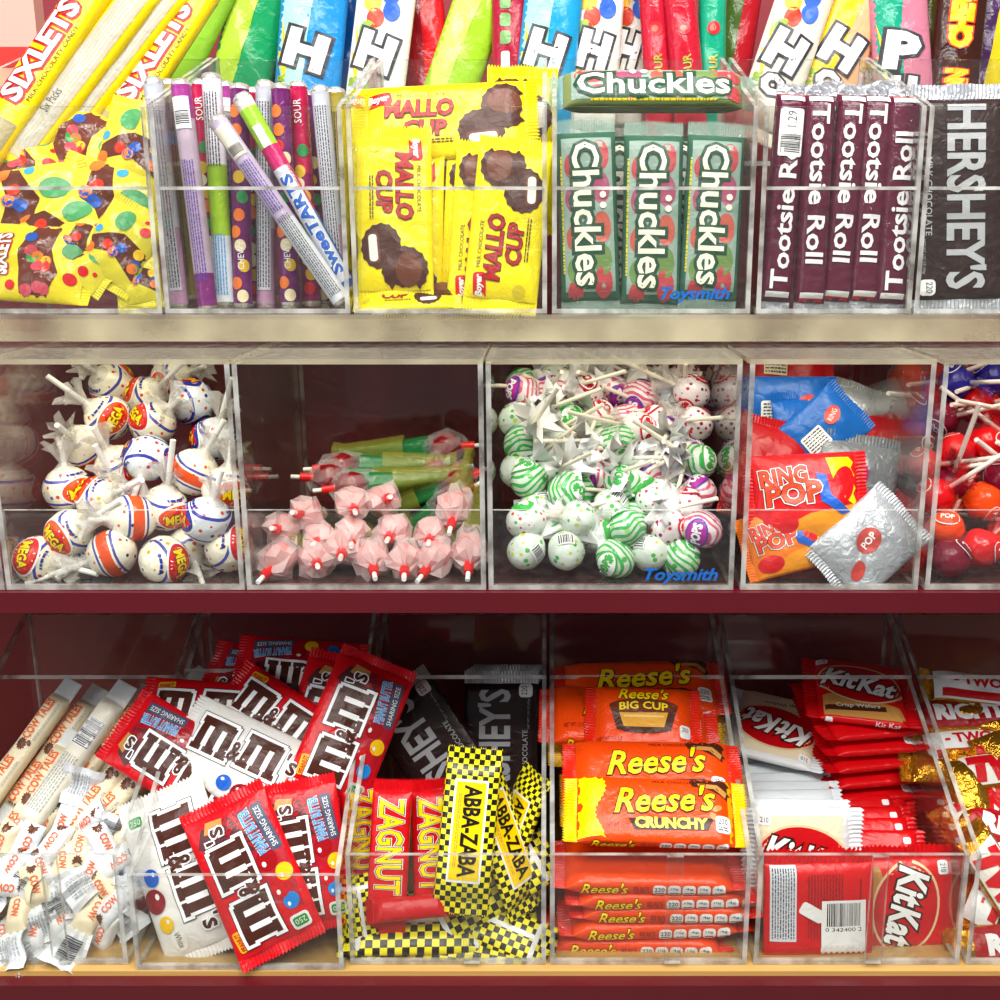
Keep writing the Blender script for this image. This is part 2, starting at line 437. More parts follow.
TILE = paint('#8f8a82', .5)
struct('floor', (-3, -3, -1.42), (3, 1.32, -1.40), TILE)
FLO_B = -.539; FLO_M = -.250; FLO_T = -.064
def thing_box(name, label, cat, a, b, m, em=None):
    mb = MB(); mb.box(a, b, m, em); o = mb.build(name); tag(o, label, cat); return o
thing_box('display_shelf', 'dark red painted shelf board under the lowest row of bins', 'shelf', (XL, .700, -.62), (XR, 1.0, FLO_B - .0045), MAROON)
thing_box('base_cabinet', 'dark red base cabinet below the lowest shelf board', 'cabinet', (XL, .76, -1.40), (XR, 1.0, -.62), MAROON)
thing_box('wooden_board', 'thin pale wooden board under the lowest row of clear bins', 'board', (XL, .711, FLO_B - .0045), (XR, 1.0, FLO_B - .0005), WOOD)
thing_box('display_shelf', 'dark red painted shelf board carrying the row of lollipop bins', 'shelf', (XL, .735, FLO_M - .0155), (XR, 1.0, FLO_M - .0005), MAROON)
thing_box('display_backboard', 'dark red painted board behind the two lower rows of bins', 'panel', (XL, 1.0, -.62), (XR, 1.02, -.082), MAROONB)
# clear acrylic riser shelf between the middle and the top row
rs = empty('acrylic_riser_shelf', (0, .84, -.08))
tag(rs, 'long clear acrylic riser shelf between lollipop bins and top candy bins', 'shelf')
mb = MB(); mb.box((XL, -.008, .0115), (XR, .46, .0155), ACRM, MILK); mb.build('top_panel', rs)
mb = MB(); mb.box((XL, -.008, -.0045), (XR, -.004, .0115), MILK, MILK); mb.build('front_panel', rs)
FLO_T = -.0643

def bin_slope(x0, x1, Yf, z0, D, hl, hb, lid=0, clip=None, label='', t=.0035, front_h=None, rail=None, mat_=ACR):
    """sloping clear candy bin: front lip hl high, back hb high, lid plate over the top of the slope"""
    o = empty('candy_bin', ((x0 + x1) / 2, Yf, z0)); tag(o, label, 'candy bin', None)
    h = (x1 - x0) / 2
    mb = MB(); mb.box((-h + t, 0, t), (h - t, t, hl), mat_, EDGE); mb.build('front_panel', o)
    for s in (-1, 1):
        mb = MB(); prof = [(0, t), (D, t), (D, hb), (0, hl)]
        xa, xb = (-h, -h + t) if s < 0 else (h - t, h)
        mb.prism_x(prof, xa, xb, mat_, EDGE); mb.build('side_panel', o)
    mb = MB(); mb.box((-h, 0, 0), (h, D, t), mat_, EDGE); mb.build('floor_panel', o)
    mb = MB(); mb.box((-h + t, D - t, t), (h - t, D, hb - .002), mat_, EDGE); mb.build('back_panel', o)
    if lid:
        sl = (hb - hl) / D; ya = D - lid
        mb = MB()
        z = lambda y: hl + sl * y + .0004
        P = [(ya, z(ya)), (D, z(D)), (D, z(D) + t), (ya, z(ya) + t)]
        mb.add([(-h, *P[0]), (h, *P[0]), (h, *P[1]), (-h, *P[1])], [(3, 2, 1, 0)], mat_)
        mb.add([(-h, *P[3]), (h, *P[3]), (h, *P[2]), (-h, *P[2])], [(0, 1, 2, 3)], mat_)
        mb.add([(-h, *P[0]), (h, *P[0]), (h, *P[3]), (-h, *P[3])], [(0, 1, 2, 3)], EDGE)
        mb.add([(-h, *P[1]), (h, *P[1]), (h, *P[2]), (-h, *P[2])], [(3, 2, 1, 0)], EDGE)
        for s in (-h, h): mb.add([(s, *p) for p in P], [(0, 1, 2, 3)], EDGE)
        mb.build('lid_panel', o)
    if clip is not None:
        mb = MB(); c = clip - (x0 + x1) / 2
        mb.box((c - .006, -.0042, .004), (c + .006, -.0008, hl + .001), mat_, EDGE); mb.build('price_clip', o)
    if rail:
        mb = MB(); mb.box((-h + t, -.003, rail - .0012), (h - t, -.0004, rail + .0012), mat_, EDGE); mb.build('price_rail', o)
    return o
X8 = lambda px: (px - CX) * .805 / FP
SLB = [(-97, 117, 50, 'clear acrylic bin of cream caramel sticks, bottom left corner'),
       (345, 546, 470, 'clear acrylic bin holding the checkered and red candy bars and two dark bars'),
       (550, 752, 675, 'clear acrylic bin holding the orange peanut butter cup packs'),
       (759, 970, 880, 'clear acrylic bin holding red and white wafer packs'),
       (977, 1190, None, 'clear acrylic bin of gold wrapped bars at the bottom right edge')]
for a, b, c, lab in SLB: bin_slope(X8(a), X8(b), .718, FLO_B, .225, .092, .2, .073, X8(c) if c else None, lab)
bin_slope(X8(128), X8(340), .712, FLO_B, .225, .079, .214, .070, None, 'taller clear acrylic bin overfilled with red and white chocolate candy bags')

ACRT = acrylic('acrylic_top_reflection', (.93, .92, .86), .09)  # cream haze painted in for the ceiling's reflection on the top plates
def bin_box(x0, x1, lab, Yf=.74, z0=FLO_M, D=.2, H=.163, lip=.058, t=.0035):
    o = empty('lollipop_bin', ((x0 + x1) / 2, Yf, z0)); tag(o, lab, 'candy bin'); h = (x1 - x0) / 2
    mb = MB(); mb.box((-h + t, 0, t), (h - t, t, lip), ACR, EDGE); mb.build('front_panel', o)
    for xa, xb in ((-h, -h + t), (h - t, h)):
        mb = MB(); mb.box((xa, 0, t), (xb, D, H - t), ACRM, EDGE); mb.build('side_panel', o)
    mb = MB(); mb.box((-h, 0, 0), (h, D, t), ACRM, EDGE); mb.build('floor_panel', o)
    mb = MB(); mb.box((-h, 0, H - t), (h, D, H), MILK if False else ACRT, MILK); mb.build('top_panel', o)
    mb = MB(); mb.box((-h + t, D - t, t), (h - t, D, H - t), ACRM, EDGE); mb.build('back_panel', o)
    return o
XM = [(-.383, -.2145), (-.2130, -.0438), (-.0420, .1310), (.1360, .2615), (.2665, .44)]
for (a, b), lab in zip(XM, ('clear acrylic bin of large dotted lollipops at the left', 'clear acrylic bin of flower shaped lollipops with red tips',
        'clear acrylic bin crowded with green and pink lollipops', 'narrow clear acrylic bin of red, blue and silver candy pouches', 'clear acrylic bin of red and purple lollipops at the right edge')):
    bin_box(a, b, lab)
bin_box(-.56, -.3845, 'empty clear acrylic bin at the far left of the middle row')
X9 = lambda px: (px - CX) * .83 / FP
TOPB = [(-60, 162, 'clear acrylic bin of yellow candy pouches at the top left'), (165, 350, 'clear acrylic bin packed with long candy tubes'),
        (354, 547, 'clear acrylic bin of yellow marshmallow cup packs'), (552, 750, 'clear acrylic bin of green jelly candy packs'),
        (756, 911, 'clear acrylic bin of dark red chocolate roll bars'), (914, 1120, 'clear acrylic bin of large dark chocolate bars at the right')]
for a, b, lab in TOPB: bin_slope(X9(a), X9(b), .84, FLO_T, .18, .148, .206, 0, None, lab, rail=.091)
# ================================================================== BOTTOM ROW
WHITE = mat('#f4f4f2', 'print'); BLACK = mat('#17120f', 'print'); YEL = mat('#ffd800', 'print'); RED = mat('#d3101a', 'print')
BROWN = mat('#3a1a10', 'print'); CHOC = mat('#4a2415', 'print'); CREAM = mat('#efe0bd', 'print'); ORG = mat('#ee5a12', 'print')
GREY = mat('#a9adb2', 'print'); GREEN = mat('#2f9a3a', 'print'); BLUE = mat('#1f5fc0', 'print'); PAPER = mat('#f6f5f0', 'paper')
TAN = mat('#c98f4a', 'print'); INK = mat('#3c3c44', 'print'); LBLUE = mat('#3aa0e0', 'print'); DRED = mat('#8f0d18', 'print')
SHELFI = {}

# ---- peanut butter cup packs
OF = '#f0480a'
def facts(d, cx, cy, w, h, n=5, m=WHITE, layer=3, rot=0):
    for k in range(n):
        x = cx - w / 2 + w * (k + .5) / n
        d.rrect(x, cy, w / n * .88, h, m, layer, 0, .3)
        if k == 0: d.text('220', x, cy + h * .1, w / n * .68, h * .42, INK, layer + 1, off=.01)
        else: d.text('10g' if k % 2 else '4g', x, cy + h * .16, w / n * .5, h * .3, INK, layer + 1)
        d.rect(x, cy - h * .3, w / n * .6, h * .1, INK, layer + 1)
def reese(kind):
    L, W, T = (.146, .056, .018)
    red = kind in ('side', 'plain', 'red')
    p = Pack(L, W, T, mat(OF, 'wrap'), n=3.4, taper=.016, crimp=.010, crimp_m=mat('#e0260c' if kind != 'crunchy' else '#f4c400', 'wrap'), seed=len(kind) * 1.7)
    d = p.d
    if kind == 'crunchy':
        x1 = -.045
        pts = [(-p.b, -.03), (-p.b, .03)] + [(x1 + .0016 * (k % 2) + .004 * math.sin(k * .3), .028 - .056 * k / 26) for k in range(27)]
        d.poly(pts, mat('#ffe400', 'print'), 0, c=(-.058, 0)); d.rect(.062, 0, .008, .06, mat('#f6a600', 'print'), 0)
    if kind in ('crunchy', 'cups', 'red'):
        x0 = .004 if kind == 'crunchy' else 0
        d.poly([(.026, .030), (.03, .019), (.04, .018), (.052, .012), (.058, .008), (.068, .012), (.068, .03)], CHOC, 1)
        d.poly([(.034, .022), (.05, .021), (.058, .015), (.056, .010), (.049, .017), (.036, .018)], TAN, 2)
        d.text("Reese's", x0 + .003, .007, .082, .023, YEL, 5, rot=3, off=.022, shear=.35, outs=((.03, BROWN), (.001, BROWN)))
        d.poly([(x0 - .026, -.010), (x0 + .042, -.0085), (x0 + .037, -.0185), (x0 - .021, -.0195)], BROWN, 1)
        if kind == 'crunchy': d.text('CRUNCHY', x0 + .008, -.0135, .058, .0095, mat('#fff04a', 'print'), 5, off=.05, outs=((.03, BROWN),))
        else: d.text('2 PEANUT BUTTER CUPS', x0 + .008, -.0138, .056, .005, YEL, 3, off=.01)
        d.rrect(.053, -.013, .012, .014, WHITE, 3); d.text('220', .053, -.0105, .0075, .0045, INK, 4); d.lines(.053, -.0165, .008, .004, 2, INK, 4)
        if kind == 'crunchy':
            for q, (x, y) in enumerate(((.044, .008), (.049, .000), (.040, .001), (.046, -.007))): d.ell(x, y, .0042, .0024, TAN, 2, -30 + 55 * q)
        d.text('MILK CHOCOLATE', .018, .0225, .04, .0025, BROWN, 2); d.text('NET WT 1.5 OZ', -.044 if kind != 'crunchy' else -.030, -.016, .018, .004, DRED, 2)
    s_ = p.side
    s_.text("Reese's", -.034, .0008, .036, .009, YEL, 4, off=.02, shear=.35, outs=((.03, BROWN),))
    facts(s_, .030, 0, .056, .0085)
    s_.text('PER PACK', -.006, 0, .012, .006, DRED, 2)
    return p.finish('peanut_butter_cup_pack')
def bigcup():
    p = Pack(.104, .062, .018, mat(OF, 'wrap'), n=3.2, taper=.014, crimp=.009, crimp_m=mat('#e0260c', 'wrap'), seed=4)
    d = p.d
    d.text("Reese's", 0, .0225, .046, .0105, YEL, 5, off=.022, shear=.3, outs=((.03, BROWN),))
    d.poly([(-.031, .012), (.031, .012), (.024, -.012), (-.024, -.012)], CHOC, 1)
    d.ell(0, .010, .031, .008, mat('#6b2d17', 'print'), 2); d.ell(0, -.010, .024, .005, CHOC, 1)
    d.poly([(-.022, .004), (.022, .005), (.018, -.009), (-.018, -.009)], mat('#e8a838', 'print'), 3)
    d.rect(0, .001, .036, .002, mat('#fbd27a', 'print'), 4)
    d.text('BIG CUP', 0, .0095, .044, .0075, YEL, 6, off=.03, outs=((.03, BROWN),), arc=.002)
    d.rrect(.037, -.012, .010, .012, WHITE, 3); d.text('200', .037, -.010, .006, .004, INK, 4)
    d.text('NET WT 1.4 OZ', -.030, -.020, .022, .003, DRED, 2)
    p.side.text('PER PACK', -.02, 0, .01, .006, DRED, 2); facts(p.side, .015, 0, .052, .010)
    d2 = Decal(p.mb, p.d.fn, clip=p.d.clip); facts(d2, .008, -.0268, .052, .0065)
    return p.finish('big_cup_pack')
RS = reese('side'); RC = reese('cups'); RK = reese('crunchy'); RB = bigcup()
# the lying stack behind the lip (bottom first)
ys = [947, 931, 914, 898, 884, 869]
dx = [-4, -10, 6, 18, 14, 2]
for k, (py, ddx) in enumerate(zip(ys, dx)):
    o = put(RS, 645 + ddx, py - 5, .762, roll=(1, -1, 2, 0, 1, -1)[k], lean=86 - k, yaw=0, cat='candy bar', group=None, label=(
        'orange peanut butter cup pack at the very bottom of the stack, edge lettering facing out',
        'orange peanut butter cup pack second from the bottom of the stack, shifted left',
        'orange peanut butter cup pack third from the bottom of the stack',
        'orange peanut butter cup pack fourth from the bottom of the stack, shifted right',
        'orange peanut butter cup pack fifth from the bottom of the stack',
        'orange peanut butter cup pack lying just under the yellow-ended crunchy pack')[k])
put(RK, 655, 812, .752, roll=-2, lean=56, sc=.94, label='orange crunchy peanut butter cup pack with broad yellow left end, front of the stack', cat='candy bar')
put(RC, 652, 774, .782, roll=-1, lean=56, sc=.95, label='orange two-cup peanut butter pack behind the crunchy one', cat='candy bar')
o = copy_tree(RK); pose(o, at(636, 738, .845), 1, 64); tag(o, 'orange crunchy pack mostly hidden behind the two-cup pack, yellow ends showing', 'candy bar')
o = copy_tree(RC); pose(o, at(628, 716, .842), -1, 62); tag(o, 'orange peanut butter cup pack partly covered by the big cup pack', 'candy bar')
put(RB, 643, 721, .825, roll=-2, lean=46, sc=.9, label='orange big cup pack with a picture of a peanut butter cup', cat='candy bar')
o = copy_tree(RC); pose(o, at(640, 690, .868), 2, 62); tag(o, 'orange peanut butter cup pack highest at the back of the stack', 'candy bar')
o = copy_tree(RK); pose(o, at(652, 800, .80), 0, 70); tag(o, 'crunchy pack wedged under the two-cup pack with its yellow end at the right', 'candy bar')

# ---- wafer bars
def kitkat(kind):
    base = '#d80a12' if kind != 'white' else '#e9ebea'
    p = Pack(.092, .084, .011, mat(base, 'wrap'), n=3.4, taper=.010, crimp=.010, crimp_m=mat('#c80810' if kind != 'white' else '#dfe6ea', 'wrap'), seed={'red': 1, 'white': 2.2, 'back': 3.1}[kind], wr=.09)
    d = p.d
    if kind in ('red', 'white'):
        if kind == 'white': d.rect(-.005, 0, .070, .074, CREAM, 0)
        d.poly([(-.036, -.040), (.036, -.040), (.030, -.024), (-.02, -.012), (-.036, -.016)], TAN if kind == 'red' else CREAM, 1)
        d.rect(-.006, -.030, .05, .006, CHOC if kind == 'red' else CREAM, 2, rot=4)
        d.ell(0, .004, .0365, .026, mat('#e9c79a', 'print'), 3, rot=-12, n=36); d.ell(0, .004, .0345, .0242, mat('#c50a14', 'print'), 4, rot=-12, n=36)
        d.text('Kit', -.016, .0085, .030, .024, WHITE, 9, rot=-14, off=.035, shear=.2, outs=((.05, BROWN), (.02, BROWN)))
        d.text('Kat', .014, .0005, .032, .024, WHITE, 9, rot=-14, off=.035, shear=.2, outs=((.05, BROWN), (.02, BROWN)))
        d.text('Crisp Wafers', -.004, -.0275, .036, .006, BROWN if kind == 'white' else WHITE, 5, rot=4)
        d.rrect(-.030, .034, .010, .008, WHITE, 3); d.text('210', -.030, .034, .006, .004, INK, 4)
    else:
        d.rect(-.0065, -.028, .058, .020, mat('#dfe3ea', 'print'), 1); d.lines(-.0065, -.028, .054, .018, 9, INK, 2)
        d.lines(-.004, .004, .05, .028, 12, DRED, 1)
        d.rect(.0, .031, .05, .001, DRED, 1)
    return p
kkp = kitkat('red'); kkp.side.rrect(-.028, 0, .006, .005, WHITE, 2); kkp.side.text('Kit Kat', .02, 0, .02, .005, WHITE, 2)
KR = kkp.finish('wafer_bar_pack'); KW = kitkat('white').finish('white_wafer_bar_pack')
kb = kitkat('back')
kb.d.rect(.014, .018, .046, .034, WHITE, 5); kb.d.bars(.002, .018, .026, .018, BLACK, 6, rot=90); kb.d.text('0 342400 2', .0135, .018, .028, .003, BLACK, 6, rot=90); kb.d.rrect(.0, -.006, .020, .010, WHITE, 5, 60)
kb.d.rrect(.012, -.022 + .0, .0001, .0001, WHITE, 4)
KB = kb.finish('wafer_bar_pack')
kp = Pack(.086, .082, .013, mat('#d80a12', 'wrap'), n=3.4, taper=.008, crimp=.006, seed=7, wr=.1); kp.d.rrect(.028, .033, .006, .005, WHITE, 2); kp.d.rrect(-.030, .031, .005, .007, CREAM, 2); kp.side.rrect(-.028, 0, .006, .005, WHITE, 2)
kp.d.lines(0, -.01, .05, .03, 9, DRED, 1); KRP = kp.finish('wafer_bar_pack')
kp = Pack(.086, .080, .013, mat('#dde4e8', 'wrap'), n=3.0, taper=.012, crimp=.006, seed=8, wr=.16); kp.d.lines(0, -.01, .05, .03, 9, GREY, 1); KWP = kp.finish('white_wafer_bar_pack')
# front packs standing upright behind the lip
put(KR, 898, 905, .752, roll=-88, lean=12, yaw=0, label='red wafer bar pack upright behind the lip, white lettering running downwards', cat='candy bar')
put(KB, 818, 909, .738, roll=-90, lean=10, yaw=2, label='red wafer bar pack turned back to front, showing a white barcode label', cat='candy bar')
put(KW, 802, 862, .757, roll=0, lean=14, label='white wafer bar pack upright behind the barcode pack', cat='candy bar')
tagm = MB()
tagm.box((-.009, -.0004, -.005), (.009, 0, .005), PAPER)
# leaning red packs, one behind the other
n_ord = ['first', 'second', 'third', 'fourth', 'fifth', 'sixth', 'seventh']
for k in range(5):
    o = inst(KRP); pose(o, at(873 - 5 * k, 884 - 13 * k, .768 + .014 * k), roll=0, lean=34 + 4 * k, yaw=(-2, 2, 0, 3, -2)[k])
    tag(o, 'red wafer bar pack leaning back, %s in the row behind the upright ones' % n_ord[k], 'candy bar')
o = copy_tree(KRP); pose(o, at(862, 803, .842), roll=0, lean=56, yaw=-4); tag(o, 'red wafer bar pack lying back plain side out, before the tall stack', 'candy bar')
# flat stack at the back
for k in range(6):
    o = copy_tree(KR); pose(o, at(857 + (k % 2) * 2, 770 - 15.5 * k, .876), roll=-13 if k == 5 else 180, lean=77 if k == 5 else 80, yaw=4 if k == 5 else 8 + (k % 3) * 1.5)
    tag(o, 'red wafer bar pack %s of the neat stack at the back' % ('topmost, white lettering up,', 'second from the top', 'third from the top', 'fourth from the top', 'fifth from the top', 'lowest')[5 - k], 'candy bar')
# white packs
for k in range(7):
    o = inst(KWP); pose(o, at(797 - 3 * k, 850 - 10.5 * k, .777 + .0135 * k), roll=0, lean=40 + 4 * k, yaw=(-3, 2, 0, 3, -2, 1, 0)[k])
    tag(o, 'white wafer bar pack leaning back, %s behind the front white one' % n_ord[k], 'candy bar')
o = copy_tree(KW); pose(o, at(775, 729, .885), roll=160, lean=74, yaw=0); tag(o, 'white wafer bar pack lying on top of the white row, lettering upside down', 'candy bar')

# ---- zagnut, checkered, dark bars
def zag():
    p = Pack(.150, .038, .016, mat('#d00a16', 'wrap'), n=2.6, taper=.016, crimp=.011, seed=2.5)
    p.d.text('ZAGNUT', -.014, .001, .088, .0245, YEL, 6, off=.02, outs=((.045, WHITE), (.025, BROWN)))
    p.d.rrect(.043, -.001, .010, .016, mat('#c00814', 'print'), 1); p.d.text('BAR', .043, 0, .006, .014, WHITE, 3, rot=90)
    return p.finish('red_candy_bar')
ZG = zag()
put(ZG, 389, 860, .752, roll=-92, lean=22, sc=.80, label='red candy bar with yellow lettering, leftmost fully seen one', cat='candy bar')
put(ZG, 432, 858, .768, roll=-87, lean=24, sc=.80, label='red candy bar with yellow lettering, half covered by the checkered yellow bar', cat='candy bar')
put(ZG, 362, 850, .775, roll=-95, lean=22, yaw=25, sc=.80, label='red candy bar against the left side panel of its bin', cat='candy bar')
ZB = Pack(.066, .017, .012, mat('#c80a14', 'wrap'), n=2.4, taper=.008, crimp=.006, seed=6).finish('red_candy_bar')
put(ZB, 410, 908, .730, roll=5, lean=40, label='red candy bar lying crosswise low behind the lip', cat='candy bar')
CHK = checker('#f7ea1c', '#16130d', .0044); CHB = checker('#f7ea1c', '#16130d', .0062)
def abba(kind):
    p = Pack(.132, .046, .014, CHK if kind == 'face' else CHB, n=2.5, taper=.014, crimp=.010, seed={'face': 1, 'back': 2}[kind], wr=.12)
    if kind == 'face':
        p.d.rect(0, 0, .082, .028, WHITE, 1); p.d.rect(0, 0, .078, .0245, YEL, 2)
        p.d.text('ABBA-ZABA', 0, .002, .073, .0145, BLACK, 5, off=.03); p.d.lines(0, -.0085, .06, .003, 2, TAN, 3)
    else:
        p.d.rect(0, .004, .112, .005, WHITE, 1); p.d.rect(-.050, 0, .005, .046, WHITE, 2); p.d.rect(.050, 0, .005, .046, WHITE, 2)
    return p.finish('checkered_candy_bar')
AF = abba('face'); AB = abba('back')
put(AF, 468, 830, .750, roll=-95, lean=24, sc=.92, label='yellow and black checkered bar with a yellow name panel, in front', cat='candy bar')
o = copy_tree(AF); pose(o, at(503, 838, .765), -88, 24, 50); o.scale = (.9,) * 3; tag(o, 'yellow checkered bar seen nearly edge-on beside the front one', 'candy bar')
o = copy_tree(AF); pose(o, at(514, 835, .785), -93, 22, -55); o.scale = (.82,) * 3; tag(o, 'yellow checkered bar twisted against the right side panel of the bin', 'candy bar')
piles = [(362, 925, .735, -80, 20, 0, .56, 'checkered bar end standing in the left front corner with a white stripe'),
         (400, 948, .738, 3, 62, 0, .7, 'checkered bar lying flat lowest at the left behind the lip'),
         (418, 928, .742, -4, 60, 8, .9, 'checkered bar lying just under the crosswise red bar'),
         (450, 912, .765, 14, 62, -6, 1, 'checkered bar slanting below the front name panel bar'),
         (470, 940, .742, -10, 66, 0, 1, 'checkered bar lying at the middle of the bin floor'),
         (490, 925, .744, -22, 50, 0, .75, 'checkered bar sloping down to the right front corner'),
         (490, 890, .758, 30, 40, 0, .85, 'checkered bar slanting up to the right behind the price clip'),
         (505, 900, .765, 80, 20, 0, .55, 'checkered bar bulging at the right side above the floor')]
for a in piles:
    o = put(AB, a[0], a[1], a[2], a[3], a[4], a[5], label=a[7] + ' in the heap', cat='candy bar', sc=a[6])
def hersh(L=.150, W=.066, silver='#b9bcc2'):
    p = Pack(L, W, .010, mat('#2b1613', 'wrap', .3), n=4.2, taper=.006, crimp=.011, crimp_m=mat(silver, 'foil', .3, .4), seed=1, wr=.02, zig=.0002)
    s = mat('#b4b6ba', 'print', .25)
    p.d.text("HERSHEY'S", -.001, .006, L * .80, W * .44, s, 4, off=.028)
    p.d.text('MILK CHOCOLATE', -.002, -W * .32, L * .34, W * .07, s, 3, off=.01)
    p.d.rrect(L * .385, -W * .33, .012, .012, WHITE, 3); p.d.text('220', L * .385, -W * .31, .008, .005, INK, 4)
    p.d.text('NET WT 1.55 OZ (43g)', L * .25, -W * .37, .026, .0025, GREY, 3)
    return p.finish('dark_chocolate_bar')
HB = hersh()
put(HB, 440, 758, .868, roll=125, lean=24, label='dark brown chocolate bar tilted to the left, silver lettering, behind the checkered bar', cat='candy bar')
put(HB, 501, 757, .885, roll=90, lean=24, label='dark brown chocolate bar standing upright, silver end up, before others like it', cat='candy bar')
for k in range(3):
    o = copy_tree(HB); pose(o, at(503 + 3 * k, 754 - 3 * k, .895 + .011 * k), 90, 24); tag(o, 'dark brown chocolate bar hidden but for its silver end, %s behind the upright one' % n_ord[k], 'candy bar')

# ---- candy bags
def slab(d, cx, cy, w, h, m, layer, grow=0):
    R_ = lambda x, y, ww, hh: d.rect(cx + x * w, cy + y * h, ww * w + 2 * grow, hh * h + 2 * grow, m, layer)
    R_(-.03, .38, .86, .24)
    for x in (-.36, 0, .36): R_(x, 0, .22, .9)
    for x in (-.37, 0, .37): R_(x, -.42, .31, .16)
    R_(-.45, .40, .14, .20)
def mm(kind):
    base, pan = {'red': ('#dc0f1c', '#b31226'), 'white': ('#e9e6e0', '#e9e6e0')}[kind]
    p = Pack(.150, .082, .022, mat(base, 'wrap'), n=2.0, taper=.03, crimp=.009, seed={'red': 1.3, 'white': 4.4}[kind], wr=.16)
    d = p.d
    lo = mat('#ffffff', 'print')
    if kind == 'red':
        d.poly([(-.045, -.034), (-.03, -.006), (.02, .0), (.058, .012), (.058, -.036), (.0, -.038)], mat(pan, 'print'), 0, c=(.01, -.015))
        d.poly([(.018, -.034), (.056, -.034), (.056, .026), (.04, .034), (.018, -.010)], mat('#5d2a2c', 'print'), 0, c=(.04, -.01))
    lt = mat('#4b2318', 'print')
    for q, (mw_, g_) in enumerate(((BLACK, .0038), (lo, .0031), (lt, 0))):
        slab(d, -.036, .008, .039, .034, mw_, 5 + q, g_); slab(d, .016, .010, .039, .034, mw_, 5 + q, g_)
    d.text('&', -.010, .004, .013, .020, lt, 13, off=.02, outs=((.05, lo), ))
    d.text("'s", .046, .015, .013, .020, lt, 13, off=.02, outs=((.05, lo), ))
    d.rrect(-.056, -.026, .014, .017, WHITE, 4); d.rrect(-.056, -.026, .009, .013, GREEN, 5); d.text('250', -.056, -.026, .010, .005, WHITE, 6, rot=90)
    if kind == 'red':
        d.rrect(-.050, .031, .020, .009, mat('#f2b61c', 'print'), 3, 4); d.text('PEANUT', -.050, .031, .017, .005, RED, 5, rot=4, off=.03)
        d.text('PEANUT BUTTER', .034, -.0185, .044, .010, LBLUE, 6, rot=8, off=.03, outs=((.03, WHITE),)); d.rect(.034, -.030, .046, .010, mat('#46506a', 'print'), 3, rot=6); d.text('SHARING SIZE', .034, -.030, .040, .005, WHITE, 4, rot=6)
        for x, y, rx, m in ((-.022, -.022, .0095, '#c8141e'), (-.036, -.026, .0075, '#1c86d8'), (-.010, -.030, .0080, '#f5c518'), (.006, -.020, .0100, '#a31018')):
            d.ell(x, y, rx, rx * .92, mat(m, 'print', .15), 5); d.ell(x - rx * .3, y + rx * .35, rx * .25, rx * .18, WHITE, 6)
        d.poly([(.046, .006), (.058, .004), (.060, .020), (.050, .024)], TAN, 4)
    else:
        for x, y, rx, m in ((-.006, -.026, .0080, '#1c5fc8'), (.014, -.030, .011, '#8c1420'), (.036, -.026, .0075, '#f5c518')):
            d.ell(x, y, rx, rx * .92, mat(m, 'print', .15), 5); d.ell(x - rx * .3, y + rx * .35, rx * .25, rx * .18, WHITE, 6)
        d.ell(.052, -.020, .010, .007, mat('#f3efe6', 'print'), 3); d.text('White', .052, -.020, .014, .006, BROWN, 4)
    return p.finish('chocolate_candy_bag')
MR = mm('red'); MW = mm('white')
bags = [ # proto, px, py, Y, roll, lean, yaw, scale, label
 (MR, 252, 874, .735, 116, 24, 0, 1.0, 'red chocolate candy bag in front, large brown letters, tilted and reaching over the lip'),
 (MR, 305, 855, .752, 98, 24, 6, .92, 'red chocolate candy bag right behind the front one, against the right side panel'),
 (MW, 185, 872, .752, -66, 22, -5, 1.06, 'white chocolate candy bag at the left with brown letters running downwards'),
 (MW, 216, 900, .768, -60, 24, 0, 1.0, 'white chocolate candy bag showing only its crimped foot below the front bags'),
 (MW, 245, 762, .795, -24, 38, 0, .98, 'white chocolate candy bag crossing the middle of the heap'),
 (MR, 178, 758, .800, 150, 36, 0, .94, 'red chocolate candy bag sticking out to the left, jagged end outward'),
 (MR, 208, 718, .830, -4, 40, 0, .92, 'red chocolate candy bag at the upper left with a yellow corner label'),
 (MR, 280, 728, .822, -32, 40, 0, .94, 'red chocolate candy bag with a green badge, above the crossing white bag'),
 (MR, 327, 727, .832, 76, 34, 0, .98, 'red chocolate candy bag upright at the right of the heap with yellow and blue sweets'),
 (MR, 352, 728, .815, 60, 30, 20, .98, 'red chocolate candy bag leaning furthest to the right, over the next bin'),
 (MR, 268, 688, .865, 165, 44, 0, .92, 'red chocolate candy bag tucked under the top one, seen as a thin strip'),
 (MR, 300, 672, .868, 172, 44, 8, .88, 'red chocolate candy bag highest in the heap near the lid'),
 (MR, 240, 820, .790, 100, 30, 0, 1.0, 'red chocolate candy bag buried in the middle of the heap behind the white ones')]
for pr, px, py, Y, ro, le, ya, sc, lab in bags: put(pr, px, py, Y, ro, le, ya, label=lab, cat='candy bag', sc=sc * .82)

